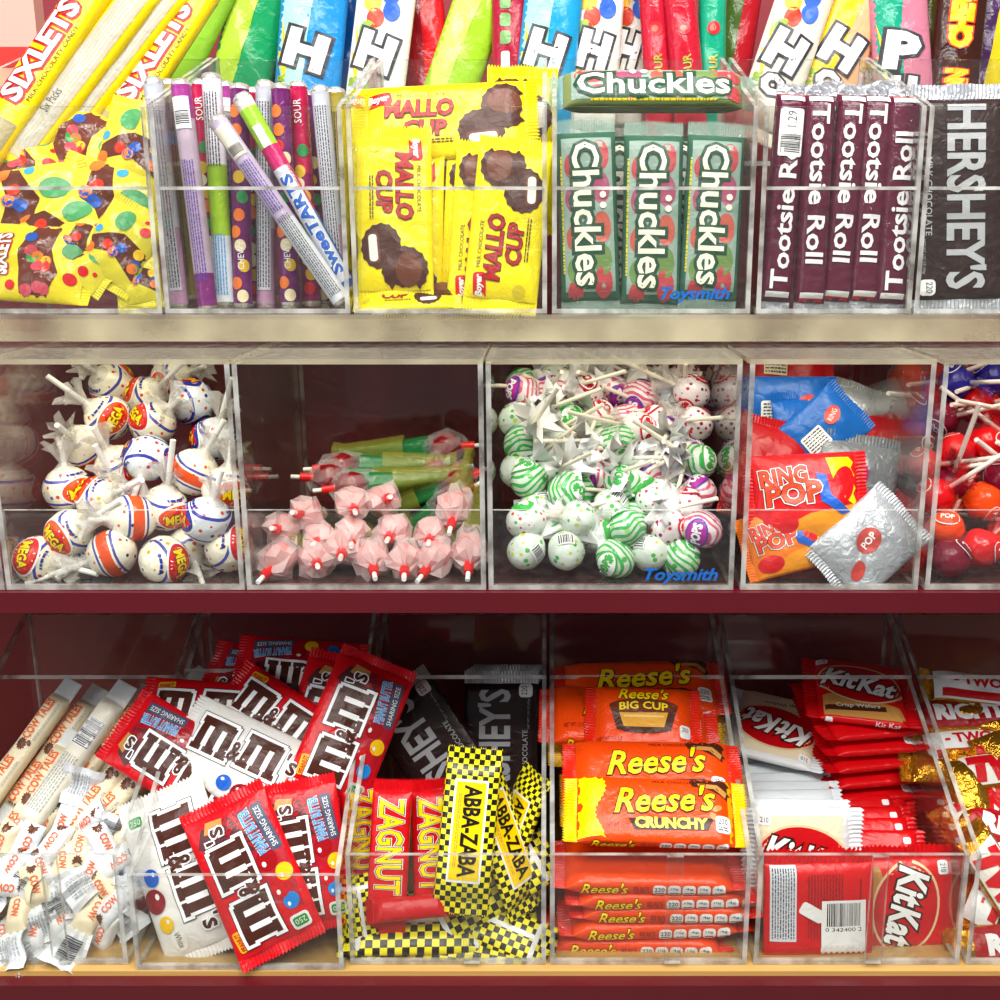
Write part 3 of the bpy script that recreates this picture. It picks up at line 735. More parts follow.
# ---- caramel sticks
def cow(kind):
    p = Pack(.150, .021, .017, mat('#f1e3c0' if kind != 'back' else '#ece6d2', 'wrap'), n=2.6, taper=.008, crimp=.018, crimp_m=mat('#eef0ee', 'wrap'), seed=len(kind), zig=.0008)
    if kind == 'face':
        o_ = mat('#ee6a22', 'print')
        for x in (-.032, .030):
            p.d.text('COW TALES', x, .003, .042, .0095, o_, 3, off=.03); p.d.lines(x, -.006, .04, .003, 2, GREY, 1)
            p.d.ell(x - .027, .002, .0048, .0038, mat('#6a3a22', 'print'), 2, 20, rag=.4); p.d.ell(x - .024, -.004, .003, .002, mat('#6a3a22', 'print'), 2, 40)
    else:
        p.d.lines(-.02, 0, .05, .015, 6, GREY, 1); p.d.rect(.026, 0, .026, .017, WHITE, 1)
        p.d.bars(.026, 0, .024, .016, INK, 2, n=9)
    return p.finish('caramel_stick')
CF = cow('face'); CB = cow('back')
sticks = [(25, 735, 63, .83, CF), (52, 740, 62, .84, CF), (72, 748, 62, .815, CB), (100, 740, 60, .83, CF), (120, 735, 52, .84, CF), (132, 755, 50, .825, CF), (112, 765, 58, .812, CF), (5, 760, 60, .825, CF),
          (30, 790, 66, .80, CF), (141, 722, 50, .855, CB), (128, 775, 48, .808, CF)]
labs = ['cream caramel stick at the far left back, orange lettering', 'cream caramel stick between the far left one and the wide barcode one', 'cream caramel stick turned to show its grey barcode, at the centre',
        'cream caramel stick just right of the barcode one, two orange names showing', 'slim cream caramel stick right of centre, near the red bags', 'cream caramel stick pointing up at the red bags',
        'cream caramel stick lying low at the right of the upper row', 'cream caramel stick cut off by the left edge', 'cream caramel stick half under the left ones, lower down', 'pale caramel stick highest on the right, folded end up', 'short looking caramel stick next to the red jagged bag']
for (px, py, ro, Y, pr), lab in zip(sticks, labs): put(pr, px, py + 14, Y, ro, 40, 0, label=lab, cat='candy', sc=.86 if pr is CF else .98)
# the crumpled white ends heaped low in the bin
def crumple(seed):
    r = random.Random(seed)
    root = empty('caramel_stick')
    mb = MB(); film = mat(('#f1e3c0', '#e6eaee', '#eceef0')[seed % 3], 'wrap')
    p = Pack(.040, .018, .014, film, n=2.4, taper=.008, crimp=.004, seed=seed, wr=.1, ends=(0, 0))
    p.d.text('COW', 0, .002, .014, .006, mat('#ee6a22', 'print'), 3, off=.03); p.d.ell(-.014, .001, .004, .003, mat('#6a3a22', 'print'), 2, rag=.4)
    p.mb.build('wrapper', root)
    # folded paper flap fanning from the near end
    f = MB(); nu, nv = 5, 7; P = []
    for i in range(nu + 1):
        for j in range(nv + 1):
            x = .014 + .030 * i / nu; y = (-.5 + j / nv) * (.020 + .014 * i / nu)
            z = .003 * math.sin(j * 2.1 + seed) * (i / nu) + .004 * math.sin(i * 1.3 + seed * 2) + .0015 * (j % 2)
            P.append((x, y, z))
    q = len(P); P2 = P + [(a, b, c - .0006) for a, b, c in P]
    fs = [(i * (nv + 1) + j, i * (nv + 1) + j + 1, (i + 1) * (nv + 1) + j + 1, (i + 1) * (nv + 1) + j) for i in range(nu) for j in range(nv)]
    f.add(P2, fs + [tuple(q + t for t in g) for g in fs], mat('#eceff2', 'wrap', .35))
    def zz(x, y):
        i = (x - .014) / .030; j = (y / (.020 + .014 * i) + .5) * nv
        return .003 * math.sin(j * 2.1 + seed) * i + .004 * math.sin(i * nu * 1.3 + seed * 2) + .0018
    d = Decal(f, lambda x, y, e: (x, y, zz(x, y) + e + .0006))
    if seed % 2: d.bars(.031, 0, .016, .014, INK, 1)
    else: d.lines(.031, 0, .017, .016, 7, GREY, 1)
    f.build('folded_end', root, 'white folded end')
    return root
CR = [crumple(k) for k in range(1, 7)]
spots = []
rr = random.Random(21)
x = 0
for row, (py, Y) in enumerate(((935, .742), (912, .748), (888, .757), (865, .768), (843, .778), (822, .79))):
    for c in range(5):
        px = 6 + c * 25 + (row % 2) * 12 + rr.uniform(-4, 4)
        if px > 128 - row * 0: continue
        spots.append((px, py + rr.uniform(-6, 6), Y + rr.uniform(-.004, .004), rr.choice([-60, -120, -90, -30, 200, 150, 240, -75, 60]) + rr.uniform(-20, 20), rr.uniform(15, 55), rr.uniform(-35, 35)))
for k, (px, py, Y, ro, le, ya) in enumerate(spots):
    put(CR[k % 6], px, py, Y, ro, le, ya, label='caramel stick in the loose heap behind the lip, white folded end showing', cat='candy', group='caramel sticks heaped behind the lip')

# ---- gold bars
def twix(kind):
    p = Pack(.118, .030, .015, mat('#c9922c', 'foil', .2, .85), n=2.2, taper=.016, crimp=.009, seed=len(kind) * 2, wr=.25)
    if kind == 'name':
        p.d.poly([(-.045, .013), (.045, .013), (.04, -.013), (-.04, -.013)], mat('#f2ece0', 'print'), 0)
        p.d.text('TWIX', 0, 0, .078, .022, RED, 5, off=.09, shear=.2, outs=((.02, RED),))
    elif kind == 'two':
        p.d.rect(-.006, 0, .085, .026, WHITE, 0); p.d.text('- TWO -', -.008, .005, .05, .010, RED, 3, off=.04); p.d.rect(0, -.008, .085, .007, RED, 2)
    elif kind == 'right':
        p.d.rect(0, 0, .08, .027, mat('#a80f18', 'print'), 0); p.d.text('RIGHT', 0, 0, .06, .016, WHITE, 3, off=.06)
    return p.finish('gold_wrapped_bar')
TWS = [twix('name'), twix('two'), twix('plain!'), twix('right')]
tw = [(978, 692, .885, -8, 50, 1, 'gold wrapped bar with a white band and red lettering, topmost at the back'), (955, 716, .87, 2, 60, 3, 'gold wrapped bar with a red band behind the side panel, near the top'),
      (990, 722, .865, -15, 60, 2, 'plain gold wrapped bar under the topmost white banded one'), (970, 745, .85, 5, 55, 1, 'gold wrapped bar with white and red band, midway up the heap'),
      (960, 770, .835, -5, 55, 2, 'plain gold wrapped bar seen through the side panel, midway up'), (1000, 768, .83, 8, 55, 0, 'gold bar with big red letters cut off by the right edge, upper one'),
      (985, 800, .815, 25, 50, 0, 'gold bar with big red letters beside the wafer bin wall'), (965, 822, .80, 95, 40, 2, 'plain gold bar standing against the left wall of its bin'),
      (1005, 835, .79, -20, 50, 3, 'gold bar with dark red band cut off by the right edge'), (985, 868, .775, 60, 40, 1, 'gold bar standing askew behind the lip'),
      (996, 895, .752, -60, 25, 0, 'gold bar with big crossed red letters just behind the lip'), (1010, 942, .738, 5, 40, 3, 'gold bar with a dark red band lying on the bin floor'),
      (1015, 860, .78, 35, 45, 2, 'plain gold bar at the right edge above the lip'), (1030, 790, .82, -30, 50, 1, 'gold bar with white band reaching in from beyond the right edge'),
      (1025, 735, .85, 20, 50, 2, 'plain gold bar at the right edge near the back'), (995, 925, .765, 40, 50, 2, 'plain gold bar under the crossed red letters')]
for px, py, Y, ro, le, k, lab in tw: put(TWS[k], px + 12, py, Y, ro, le, 0, label=lab, cat='candy bar')
# ================================================================== MIDDLE ROW
STICK = mat('#f3f1ea', 'plain', .4); FILM = mat('#e9e4dc', 'clear'); FILMW = mat('#f2f2f0', 'paper', .4)
def aim(o, loc, d, spin=0):
    q = Vector(d).normalized().to_track_quat('Z', 'Y'); o.matrix_world = Matrix.Translation(loc) @ q.to_matrix().to_4x4() @ Matrix.Rotation(R(spin), 4, 'Z')
    return o
def pop(r, ballm, L, sr=.0019, film=FILM, art=None, flat=1.0, tw=.020, seed=1, name='lollipop', stick=None, flare=1.0, segs=20):
    """origin at the centre of the sweet, stick along +z"""
    root = empty(name); b = MB(); rn = random.Random(seed); ph = rn.uniform(0, 6)
    prof = [(r * math.sin(PI * k / 12), -r * math.cos(PI * k / 12) * flat) for k in range(13)]
    kk = .055 if name == 'glossy_lollipop' else .03
    b.lathe(prof, ballm, segs, warp=lambda rr, z, a, i: (rr * (1 + kk * math.sin(5 * a + ph + z * 90) + (kk - .03) * math.sin(9 * a + z * 300)), z))
    if art:
        def fn(x, y, e):
            q = max(0.0, 1 - (x * x + y * y) / (r * r * 1.0)); return (math.sqrt(q) * (r * 1.03 + e), x, y * flat)
        art(Decal(b, fn, lim=.005, clip=(r * .93, r * .93)))
        def fn2(x, y, e):
            q = max(0.0, 1 - (x * x + y * y) / (r * r * 1.0)); return (-math.sqrt(q) * (r * 1.03 + e), -x, y * flat)
        art(Decal(b, fn2, lim=.005, clip=(r * .93, r * .93)))
    b.build('wrapped_ball', root)
    s = MB(); s.tube((0, 0, r * .8), (0, 0, L), sr, sr, stick or STICK, 10); s.build('stick', root)
    t = MB(); pr = [(r * .62, r * .72), (sr * 2.0, r * 1.12), (sr * 1.6, r * 1.2), (r * .38 * flare, r * 1.2 + tw * .4), (r * .62 * flare, r * 1.2 + tw * .7)]
    t.lathe(pr, film, 22, warp=lambda rr, z, a, i: (rr * (1 + (.0, .0, .0, .35, .5)[i] * math.sin(7 * a + ph)), z + (.0, 0, 0, .001, .004)[i] * math.sin(4 * a + ph * 2)))
    t.build('twisted_wrapper', root)
    return root
NAVY = mat('#2a2f92', 'print'); MAG = mat('#b0269a', 'print'); PURP = mat('#5a3aa0', 'print')
def art_big(c1, c2, txt, tm):
    def f(d):
        r = .0175
        d.ell(0, 0, r * .84, r * .60, WHITE, 0); d.ell(0, 0, r * .78, r * .54, c1, 1); d.poly([(-r * .7, -.1 * r), (0, .5 * r), (r * .72, .1 * r), (r * .3, -.45 * r)], c2, 2)
        d.text(txt, 0, 0, r * 1.15, r * .46, tm, 5, rot=8, off=.04, outs=((.04, BLACK),))
        d.lines(0, r * .72, r * .8, r * .16, 1, NAVY, 2); d.lines(0, -r * .74, r * .8, r * .16, 1, NAVY, 2)
    return f
BIGB = [dots('#efe9d2', ['#d8452e', '#2d3350', '#3a62b5', '#d9a428'], 150, .22, band=[(.0075, .0095, '#4a49a8'), (-.0095, -.0075, '#4a49a8')]),
        dots('#dfe5ea', ['#d8452e', '#2d3a70', '#c23a50'], 150, .22, band=[(.0085, .0105, '#3c3ca0'), (-.0105, -.0085, '#3c3ca0')]),
        dots('#f1ecd8', ['#e0602e', '#2d3350'], 150, .2, band=[(-.004, .004, '#e4521c'), (.0055, .0072, '#4a49a8'), (-.0072, -.0055, '#4a49a8')])]
PB = [pop(.0175, BIGB[0], 1.0, .0021, art=art_big(mat('#c9141c', 'print'), mat('#e0381c', 'print'), 'MEGA', YEL), seed=1, name='dotted_lollipop'),
      pop(.0175, BIGB[1], 1.0, .0021, art=art_big(NAVY, RED, 'MEGA', mat('#f09a20', 'print')), seed=2, name='dotted_lollipop'),
      pop(.0175, BIGB[2], 1.0, .0021, seed=3, name='dotted_lollipop'),
      pop(.0175, BIGB[0], 1.0, .0021, art=art_big(mat('#e4521c', 'print'), RED, 'MEGA', YEL), seed=4, name='dotted_lollipop')]
def lolly(pr, bx, by, Y, sx, sy, SY, spin, label, cat='lollipop', group=None):
    a = at(bx, by, Y); b = at(sx, sy, SY); o = inst(pr); L = (b - a).length
    aim(o, a, b - a, spin); tag(o, label, cat, group)
    for c in o.children:
        if c.name.startswith('stick'): c.scale = (1, 1, L)
    return o
for pr in PB:                # sticks are modelled one metre long in local z and scaled to length
    for c in pr.children:
        if c.name.startswith('stick'):
            for v in c.data.vertices: v.co.z = (v.co.z - .014) / .986 if v.co.z > .5 else .0
EX = [ # ball px, py, Y, stick px, py, Y, proto, spin, label
 (38, 560, .765, 98, 574, .752, 0, 150, 'dotted lollipop lowest at the left of its bin, blue print facing the side wall'),
 (70, 533, .775, 120, 500, .762, 3, 0, 'cream dotted lollipop with one red dot, above the lowest left one'),
 (68, 489, .80, 60, 440, .80, 3, 60, 'cream dotted lollipop with an orange dot, behind the lip edge at the left'),
 (133, 518, .775, 88, 520, .757, 2, 40, 'cream dotted lollipop with an orange stripe, stick pointing left across the lip edge'),
 (112, 553, .762, 26, 584, .752, 2, 200, 'striped dotted lollipop at the floor, its stick reaching the left front corner'),
 (164, 560, .757, 205, 552, .79, 0, 0, 'red emblem lollipop at the floor in the middle front'),
 (207, 520, .768, 222, 470, .76, 1, -40, 'dotted lollipop with orange letters on blue, right of the middle'),
 (190, 548, .79, 205, 590, .752, 0, 30, 'red banded lollipop whose stick points down to the floor'),
 (229, 548, .772, 262, 556, .79, 0, -30, 'red emblem lollipop touching the right side wall, low'),
 (194, 472, .80, 224, 420, .80, 2, 20, 'lollipop with a thick orange band beside the right wall'),
 (148, 458, .805, 130, 505, .77, 1, -20, 'lollipop with a blue and red emblem in the middle of the heap'),
 (119, 468, .815, 93, 428, .80, 0, 20, 'lollipop with a red emblem left of the blue one'),
 (153, 424, .84, 180, 398, .84, 0, -50, 'lollipop with an orange and red emblem in the second layer from the top'),
 (84, 447, .825, 57, 425, .79, 2, 60, 'dotted lollipop with orange and blue stripes behind a long white stick'),
 (108, 418, .84, 47, 376, .82, 3, 10, 'cream dotted lollipop with a stick pointing up to the left wall'),
 (112, 385, .875, 82, 362, .85, 3, 80, 'cream dotted lollipop highest at the left of the heap'),
 (148, 398, .875, 183, 362, .85, 3, 130, 'greyish dotted lollipop near the top behind a crossing stick'),
 (192, 402, .86, 150, 412, .83, 1, 100, 'grey blue dotted lollipop at the upper right of the heap'),
 (172, 380, .89, 205, 366, .88, 3, 20, 'yellowish dotted lollipop rearmost at the top'),
 (215, 440, .835, 232, 378, .82, 1, 140, 'grey dotted lollipop right below the crossing sticks'),
 (226, 490, .795, 232, 440, .80, 3, 0, 'dotted lollipop half hidden at the right wall above the lip edge'),
 (165, 508, .79, 173, 440, .78, 3, 90, 'cream dotted lollipop behind the lip edge in the centre, stick upright'),
 (100, 500, .795, 142, 480, .765, 3, 120, 'pale dotted lollipop behind the lip edge, left of centre'),
 (126, 500, .81, 95, 445, .79, 1, 10, 'dotted lollipop mostly hidden under the red emblem one'),
 (88, 560, .785, 48, 572, .757, 1, 60, 'dotted lollipop deep in the lower left, seen between two sticks')]
for bx, by, Y, sx, sy, SY, k, sp, lab in EX: lolly(PB[k], bx, by, Y, sx, sy, SY, sp, lab)

# ---- flower lollipops: cellophane rose head with a red stopper, long leafy sleeve behind
PINKF = mat('#f5dedd', 'clear', .12); LEAF = mat('#9a9a3a', 'clear', .12); DRK = mat('#7a0d18', 'wrap', .15); REDP = mat('#e0181c', 'plain', .3); GRN = mat('#1f6b38', 'wrap', .2)
def rose(kind, seed):
    root = empty('flower_lollipop'); rn = random.Random(seed); ph = rn.uniform(0, 6)
    a = MB()          # sweet
    a.lathe([(0, -.017), (.010, -.014), (.0135, -.006), (.012, .004), (.006, .010), (0, .011)], mat('#d98f8c', 'wrap', .2) if kind != 'long' else DRK, 18, warp=lambda r, z, t, i: (r * (1 + .08 * math.sin(5 * t + ph)), z)); a.build('sweet', root)
    c = MB()          # petals of cellophane
    c.lathe([(.004, .014), (.0115, .010), (.0150, .002), (.0140, -.008), (.0110, -.020), (.0085, -.026)], PINKF if kind != 'long' else mat('#f0f0f0', 'faint', .08), 12,
            warp=lambda r, z, t, i: (r * (1 + .17 * math.sin(3 * t + ph * 2 + i * 1.7) + .10 * math.sin(7 * t + ph + i)), z + .003 * math.sin(4 * t + ph + i))); c.sm = [False] * len(c.sm); c.build('cellophane_head', root)
    s = MB(); s.tube((0, 0, .010), (0, 0, .022), .0042, .0038, REDP, 12); s.build('red_stopper', root)
    s = MB(); s.tube((0, 0, .021), (0, 0, .030), .0020, .0020, STICK, 8); s.build('stick', root)
    Ls = .070 if kind == 'long' else .050
    g = MB(); g.lathe([(.0105, -.020), (.0085, -.040), (.0060, -.022 - Ls * .6), (.0040, -.022 - Ls), (.0060, -.028 - Ls)], GRN if kind == 'long' else LEAF, 18,
                      warp=lambda r, z, t, i: (r * (1 + .14 * math.sin(5 * t + ph + i * .4)), z)); g.build('leaf_sleeve', root)
    if kind == 'long':
        g = MB(); g.lathe([(.0118, -.040), (.0100, -.060), (.0075, -.095), (.0095, -.104)], LEAF, 18, warp=lambda r, z, t, i: (r * (1.06 + .12 * math.sin(5 * t + ph)), z)); g.build('leaf_film', root)
    return root
RO = [rose('short', 1), rose('short', 5)]; RL = [rose('long', 3), rose('long', 8)]
fr = [(277, 562, .765, 262, 578, -.02, 'flower lollipop in the left front corner, red tip to the floor'), (316, 560, .768, 318, 568, -.03, 'pale flower lollipop facing out, second from the left at the floor'),
      (282, 530, .79, 270, 528, -.03, 'pale flower lollipop against the left wall above the corner one'), (343, 548, .775, 340, 560, -.03, 'pink flower lollipop third from the left, low'),
      (372, 560, .768, 375, 578, -.025, 'pink flower lollipop with tip down, left of the middle of the floor row'), (405, 562, .765, 404, 578, -.025, 'pink flower lollipop in the middle of the floor row, tip down'),
      (434, 560, .768, 420, 578, -.02, 'pink flower lollipop right of the middle, red tip slanting left'), (470, 553, .768, 468, 575, -.02, 'pink and red flower lollipop at the right end of the floor row'),
      (352, 535, .79, 351, 548, -.03, 'pale flower lollipop in the second layer, left one with round red tip'), (393, 532, .79, 386, 542, -.03, 'pale flower lollipop in the second layer, tip slanting left'),
      (431, 535, .79, 428, 545, -.03, 'pale flower lollipop in the second layer, right one'), (352, 505, .81, 356, 514, -.03, 'pale flower lollipop in the third layer at the lip edge'),
      (384, 500, .815, 392, 496, -.03, 'pink flower lollipop in the third layer with a red tip pointing right'), (305, 515, .80, 290, 512, -.03, 'pale flower lollipop between the left wall and the third layer'),
      (320, 540, .79, 312, 545, -.03, 'pale flower lollipop over the second one of the floor row'), (455, 510, .80, 450, 530, -.02, 'flower lollipop with a green sleeve rising to the right wall')]
for k, (bx, by, Y, sx, sy, dY, lab) in enumerate(fr):
    a = at(bx, by, Y); b = at(sx, sy, Y + dY); o = inst(RO[k % 2]); d = (b - a); aim(o, a, d, 40 * k); o.scale = (.92,) * 3; tag(o, lab, 'lollipop')
    if bx > 420 and by < 520: o.scale = (.9,) * 3
lo = [(338, 468, .865, -1, 'left', 2, 'long flower lollipop with dark red head at the left, green sleeve rightwards'), (450, 447, .88, 1, 'right', 4, 'long flower lollipop highest in the heap, red tip to the right'),
      (348, 487, .845, -1, 'left', 6, 'long flower lollipop just under the dark headed one'), (326, 478, .855, -1, 'left', -3, 'long flower lollipop reaching the left, only its sleeve bright'),
      (462, 480, .85, 1, 'right', 22, 'long flower lollipop slanting up to the right wall'), (455, 500, .835, 1, 'right', 35, 'long flower lollipop steeper than the others near the right wall'),
      (440, 470, .87, 1, 'right', 8, 'long flower lollipop behind the barcode sleeve')]
for k, (bx, by, Y, sg, w_, an, lab) in enumerate(lo):
    a = at(bx, by, Y); d = Vector((sg * math.cos(R(an)), -.05, (1 if sg > 0 else -1) * math.sin(R(an)))); o = inst(RL[k % 2]); aim(o, a, d, 70 * k); o.scale = (.92,) * 3; tag(o, lab, 'lollipop')

# ---- crowded green and pink lollipops
def art_small(c1, c2, txt, bar=False):
    def f(d):
        r = .0135
        if bar: d.rect(0, 0, r * .9, r * .62, WHITE, 1); d.bars(0, 0, r * .8, r * .5, INK, 2, n=8)
        else:
            d.ell(0, 0, r * .80, r * .56, c1, 1, 12); d.ell(0, 0, r * .72, r * .48, c2, 2, 12); d.text(txt, 0, 0, r * 1.15, r * .5, c1 if c2 == WHITE else WHITE, 4, rot=12, off=.05)
    return f
GM = mat('#3fae49', 'print'); PK = mat('#cf1f4f', 'print')
gb = [(dots('#cfdccb', ['#4fae4a', '#9ad07a'], 130, .3, swirl='#3fae55'), art_small(GM, WHITE, 'POPS')),
      (dots('#dfe4de', ['#4fae4a', '#d8333e'], 190, .25), art_small(GM, GM, 'POP')),
      (dots('#d3ddd2', ['#4fae4a', '#b9c84a'], 170, .3), art_small(GM, GM, 'x', True)),
      (dots('#e6dcdc', ['#c9183c', '#8b1b50', '#d65a78'], 210, .3), art_small(mat('#c4122c', 'print'), WHITE, 'POP')),
      (dots('#e4d6d9', ['#d04a68', '#a02a60'], 130, .25, swirl='#cf5a78'), art_small(PURP, MAG, 'POPS')),
      (dots('#c6ccd4', ['#8a8fa0', '#c7475d'], 200, .25), None)]
SP = [pop(.0135, m, .070, .0016, film=FILMW if k in (0, 2, 4) else FILM, art=a, seed=20 + k, name='small_lollipop', tw=.026 if k in (0, 2, 4) else .020, flare=1.9 if k in (0, 2, 4) else 1.3, segs=16, stick=mat('#ece4cf', 'plain', .5), flat=1.12) for k, (m, a) in enumerate(gb)]
names = ['green swirled', 'green dotted', 'green barcode printed', 'red dotted', 'pink swirled', 'grey printed']
r3 = random.Random(11)
placed = []
def heap(x0, x1, ylo, yhi, zfun, r, n, pick, protos, lab, rn, group, step, floor=FLO_M + .0035, stickup=.5, front=None):
    """heads resting in layers on a heap whose top surface is zfun(y)"""
    out = []; tries = 0
    while len(out) < n and tries < 60000:
        tries += 1
        y = rn.uniform(ylo, yhi); x = rn.uniform(x0, x1); z = max(zfun(y) + rn.uniform(-.014, .008), floor + r)
        c = Vector((x, y, z))
        if all((c - q).length > step for q in out): out.append(c)
    for c in out:
        k = pick(c, rn)
        u = rn.random()
        if u < .5: d = Vector((rn.uniform(-1, 1), rn.uniform(-.9, -.1), rn.uniform(-.1, .8)))
        else: d = Vector((rn.uniform(-1, 1), rn.uniform(-.2, .9), rn.uniform(-.2, .6)))
        tip = c + d.normalized() * .07                     # keep sticks inside the bin
        if tip.x < x0 - r * .6 or tip.x > x1 + r * .6: d.x = -d.x
        tip = c + d.normalized() * .07
        if tip.y < ylo - r * .7: d.y = abs(d.y)
        tip = c + d.normalized() * .07
        if tip.z < floor: d.z = abs(d.z) + .1
        if tip.z > floor + .150: d.z = .05
        o = inst(protos[k]); aim(o, c, d, rn.uniform(0, 360))
        tag(o, lab(k), 'lollipop', group(k))
    return out
def pick3(c, rn):
    t = (c.x + .03) / .16 + (c.z + .24) / .14
    if t < .75: return rn.choice([0, 0, 1, 2, 0, 0, 2])
    if t < 1.1: return rn.choice([0, 1, 2, 3, 4, 0, 4])
    return rn.choice([3, 3, 4, 4, 3, 5, 0])
zf = lambda y: FLO_M + .024 + (y - .757) * .90 if y < .86 else FLO_M + .114 + (y - .86) * .2
heap(-.0375 + .0135, .1310 - .0175, .758, .905, zf, .0135, 118, pick3, SP,
     lambda k: names[k] + ' wrapped lollipop in the crowded middle bin', r3, lambda k: names[k] + ' lollipops in the crowded bin', .0205)
for c in list(bpy.data.objects): pass

# ---- solid red / orange / purple lollipops on the right
def art_t(c):
    def f(d): d.ell(0, 0, .009, .0065, WHITE, 1, 20); d.ell(0, 0, .0084, .0059, c, 2, 20); d.text('POP', 0, 0, .010, .0042, WHITE, 4, rot=20, off=.03)
    return f
TC = ['#d30f18', '#ea4a14', '#28208c', '#7a0f2c', '#d91a22']
tn = ['red', 'orange', 'deep blue', 'dark cherry red', 'bright red']
TP = [pop(.0140, mat(c, 'wrap', .16), .075, .0018, film=mat(c, 'clear', .15), art=art_t(mat(c, 'print')), seed=40 + k, name='glossy_lollipop', tw=.018, stick=mat('#f2e6dc', 'plain', .4)) for k, c in enumerate(TC)]
r5 = random.Random(5)
heap(.2700 + .0145, .40, .758, .905, lambda y: FLO_M + .019 + (y - .757) * .93 if y < .87 else FLO_M + .124, .014, 66,
     lambda c, rn: (2 if rn.random() < .5 else 0) if (c.z > -.17 and c.x > .315) else rn.choice([0, 1, 1, 3, 4, 3]), TP,
     lambda k: tn[k] + ' glossy lollipop in the bin at the right edge', r5, lambda k: tn[k] + ' glossy lollipops at the right edge', .0235)

# ---- candy pouches in the narrow bin
def pouch(kind, L=.085, W=.060):
    base = {'ring': '#d9141c', 'blue': '#1763b8', 'silver': '#b3b7bd', 'orange': '#ef7a1a', 'grey': '#7d8186', 'red': '#b80e18'}[kind]
    p = Pack(L, W, .018, mat(base, 'foil' if kind in ('silver', 'grey') else 'wrap', .3, .25 if kind in ('silver', 'grey') else 0), n=2.0, taper=.02, crimp=.007, seed=len(kind), wr=.25, zig=.0006)
    d = p.d
    if kind in ('ring', 'orange'):
        d.poly([(-.035, -.028), (.036, -.028), (.036, -.006), (.0, -.012)], mat('#f39a1c', 'print'), 0); d.poly([(.014, .026), (.036, .026), (.036, -.01), (.02, .0)], YEL, 1)
        d.ell(.024, .006, .008, .014, RED, 2, -20); d.poly([(.006, .016), (.013, .014), (.014, .0), (.028, -.012), (.022, -.014), (.008, -.004)], mat('#1f5fc0', 'print'), 3)
        d.text('RING', -.016, .014, .032, .012, mat('#ef4a2a', 'print'), 7, rot=5, off=.03, outs=((.06, WHITE), (.025, BLACK))); d.text('POP', -.010, .002, .038, .015, mat('#ef4a2a', 'print'), 7, rot=4, off=.03, outs=((.06, WHITE), (.025, BLACK)))
        d.ell(-.02, -.018, .012, .008, RED, 2)
    elif kind == 'blue':
        d.rrect(-.012, -.002, .024, .020, WHITE, 1, 0, .1); d.lines(-.012, -.002, .020, .017, 6, INK, 2); d.ell(.016, .006, .010, .007, mat('#d8473a', 'print'), 2, 20); d.text('RING', .016, .006, .013, .005, WHITE, 4, rot=20)
    elif kind == 'silver':
        d.ell(.0, .004, .011, .009, mat('#c0443c', 'print'), 2, 10); d.ell(-.022, -.008, .008, .005, mat('#c0443c', 'print'), 2, 30); d.text('POP', .0, .004, .014, .006, WHITE, 4, rot=10, off=.03)
    elif kind == 'grey': d.ell(.01, .0, .009, .006, mat('#c02a70', 'print'), 2); d.ell(-.015, .008, .007, .009, WHITE, 2)
    else: d.rect(-.01, 0, .02, .014, CREAM, 1); d.lines(-.01, 0, .018, .012, 4, INK, 2)
    return p.finish('candy_pouch')
PR, PBL, PS, PO, PG, PX = [pouch(k) for k in ('ring', 'blue', 'silver', 'orange', 'grey', 'red')]
pc = [(PR, 806, 497, .772, 3, 20, 0, 1.05, 'large red and yellow pouch with big outlined lettering, in the middle'),
      (PS, 868, 545, .757, 40, 20, 5, .92, 'silver pouch slanting up to the right in front, a red emblem in its middle'),
      (PO, 786, 541, .762, 14, 22, 0, .78, 'red and orange pouch low at the left, behind the lip'),
      (PX, 792, 572, .782, 3, 70, 0, .8, 'dark red pouch lying flat on the floor at the left'),
      (PX, 838, 572, .785, 10, 70, 0, .8, 'dark red pouch lying flat on the floor in the middle'),
      (PX, 893, 545, .790, 55, 25, 0, .9, 'red pouch behind the slanting silver one, at the right wall'),
      (PG, 855, 490, .800, 80, 22, 0, 1.0, 'grey foil pouch with a pink spot, behind the big red one'),
      (PBL, 787, 411, .850, 0, 16, 0, .90, 'blue pouch highest on the left with a white printed panel'),
      (PBL, 822, 432, .822, 42, 20, 0, .80, 'blue pouch slanting to the right in the middle of the bin'),
      (PBL, 808, 440, .835, 92, 20, 20, .9, 'blue pouch standing narrow between the other two blue ones'),
      (PX, 785, 372, .885, -4, 30, 0, .92, 'dark red pouch at the very top near the back'),
      (PG, 768, 425, .865, -40, 22, 0, .9, 'grey pouch showing under the highest blue one'),
      (PX, 862, 448, .850, 10, 40, 0, .9, 'red pouch behind the slanting blue one to the right'),
      (PS, 852, 425, .875, 70, 20, 0, .8, 'silver pouch upright far back in the middle'),
      (PX, 765, 470, .810, 75, 24, 0, .95, 'red pouch against the left wall, halfway up')]
for pr, px, py, Y, ro, le, ya, sc, lab in pc: put(pr, px, py, Y, ro, le, ya, label=lab, cat='candy pouch', sc=sc)
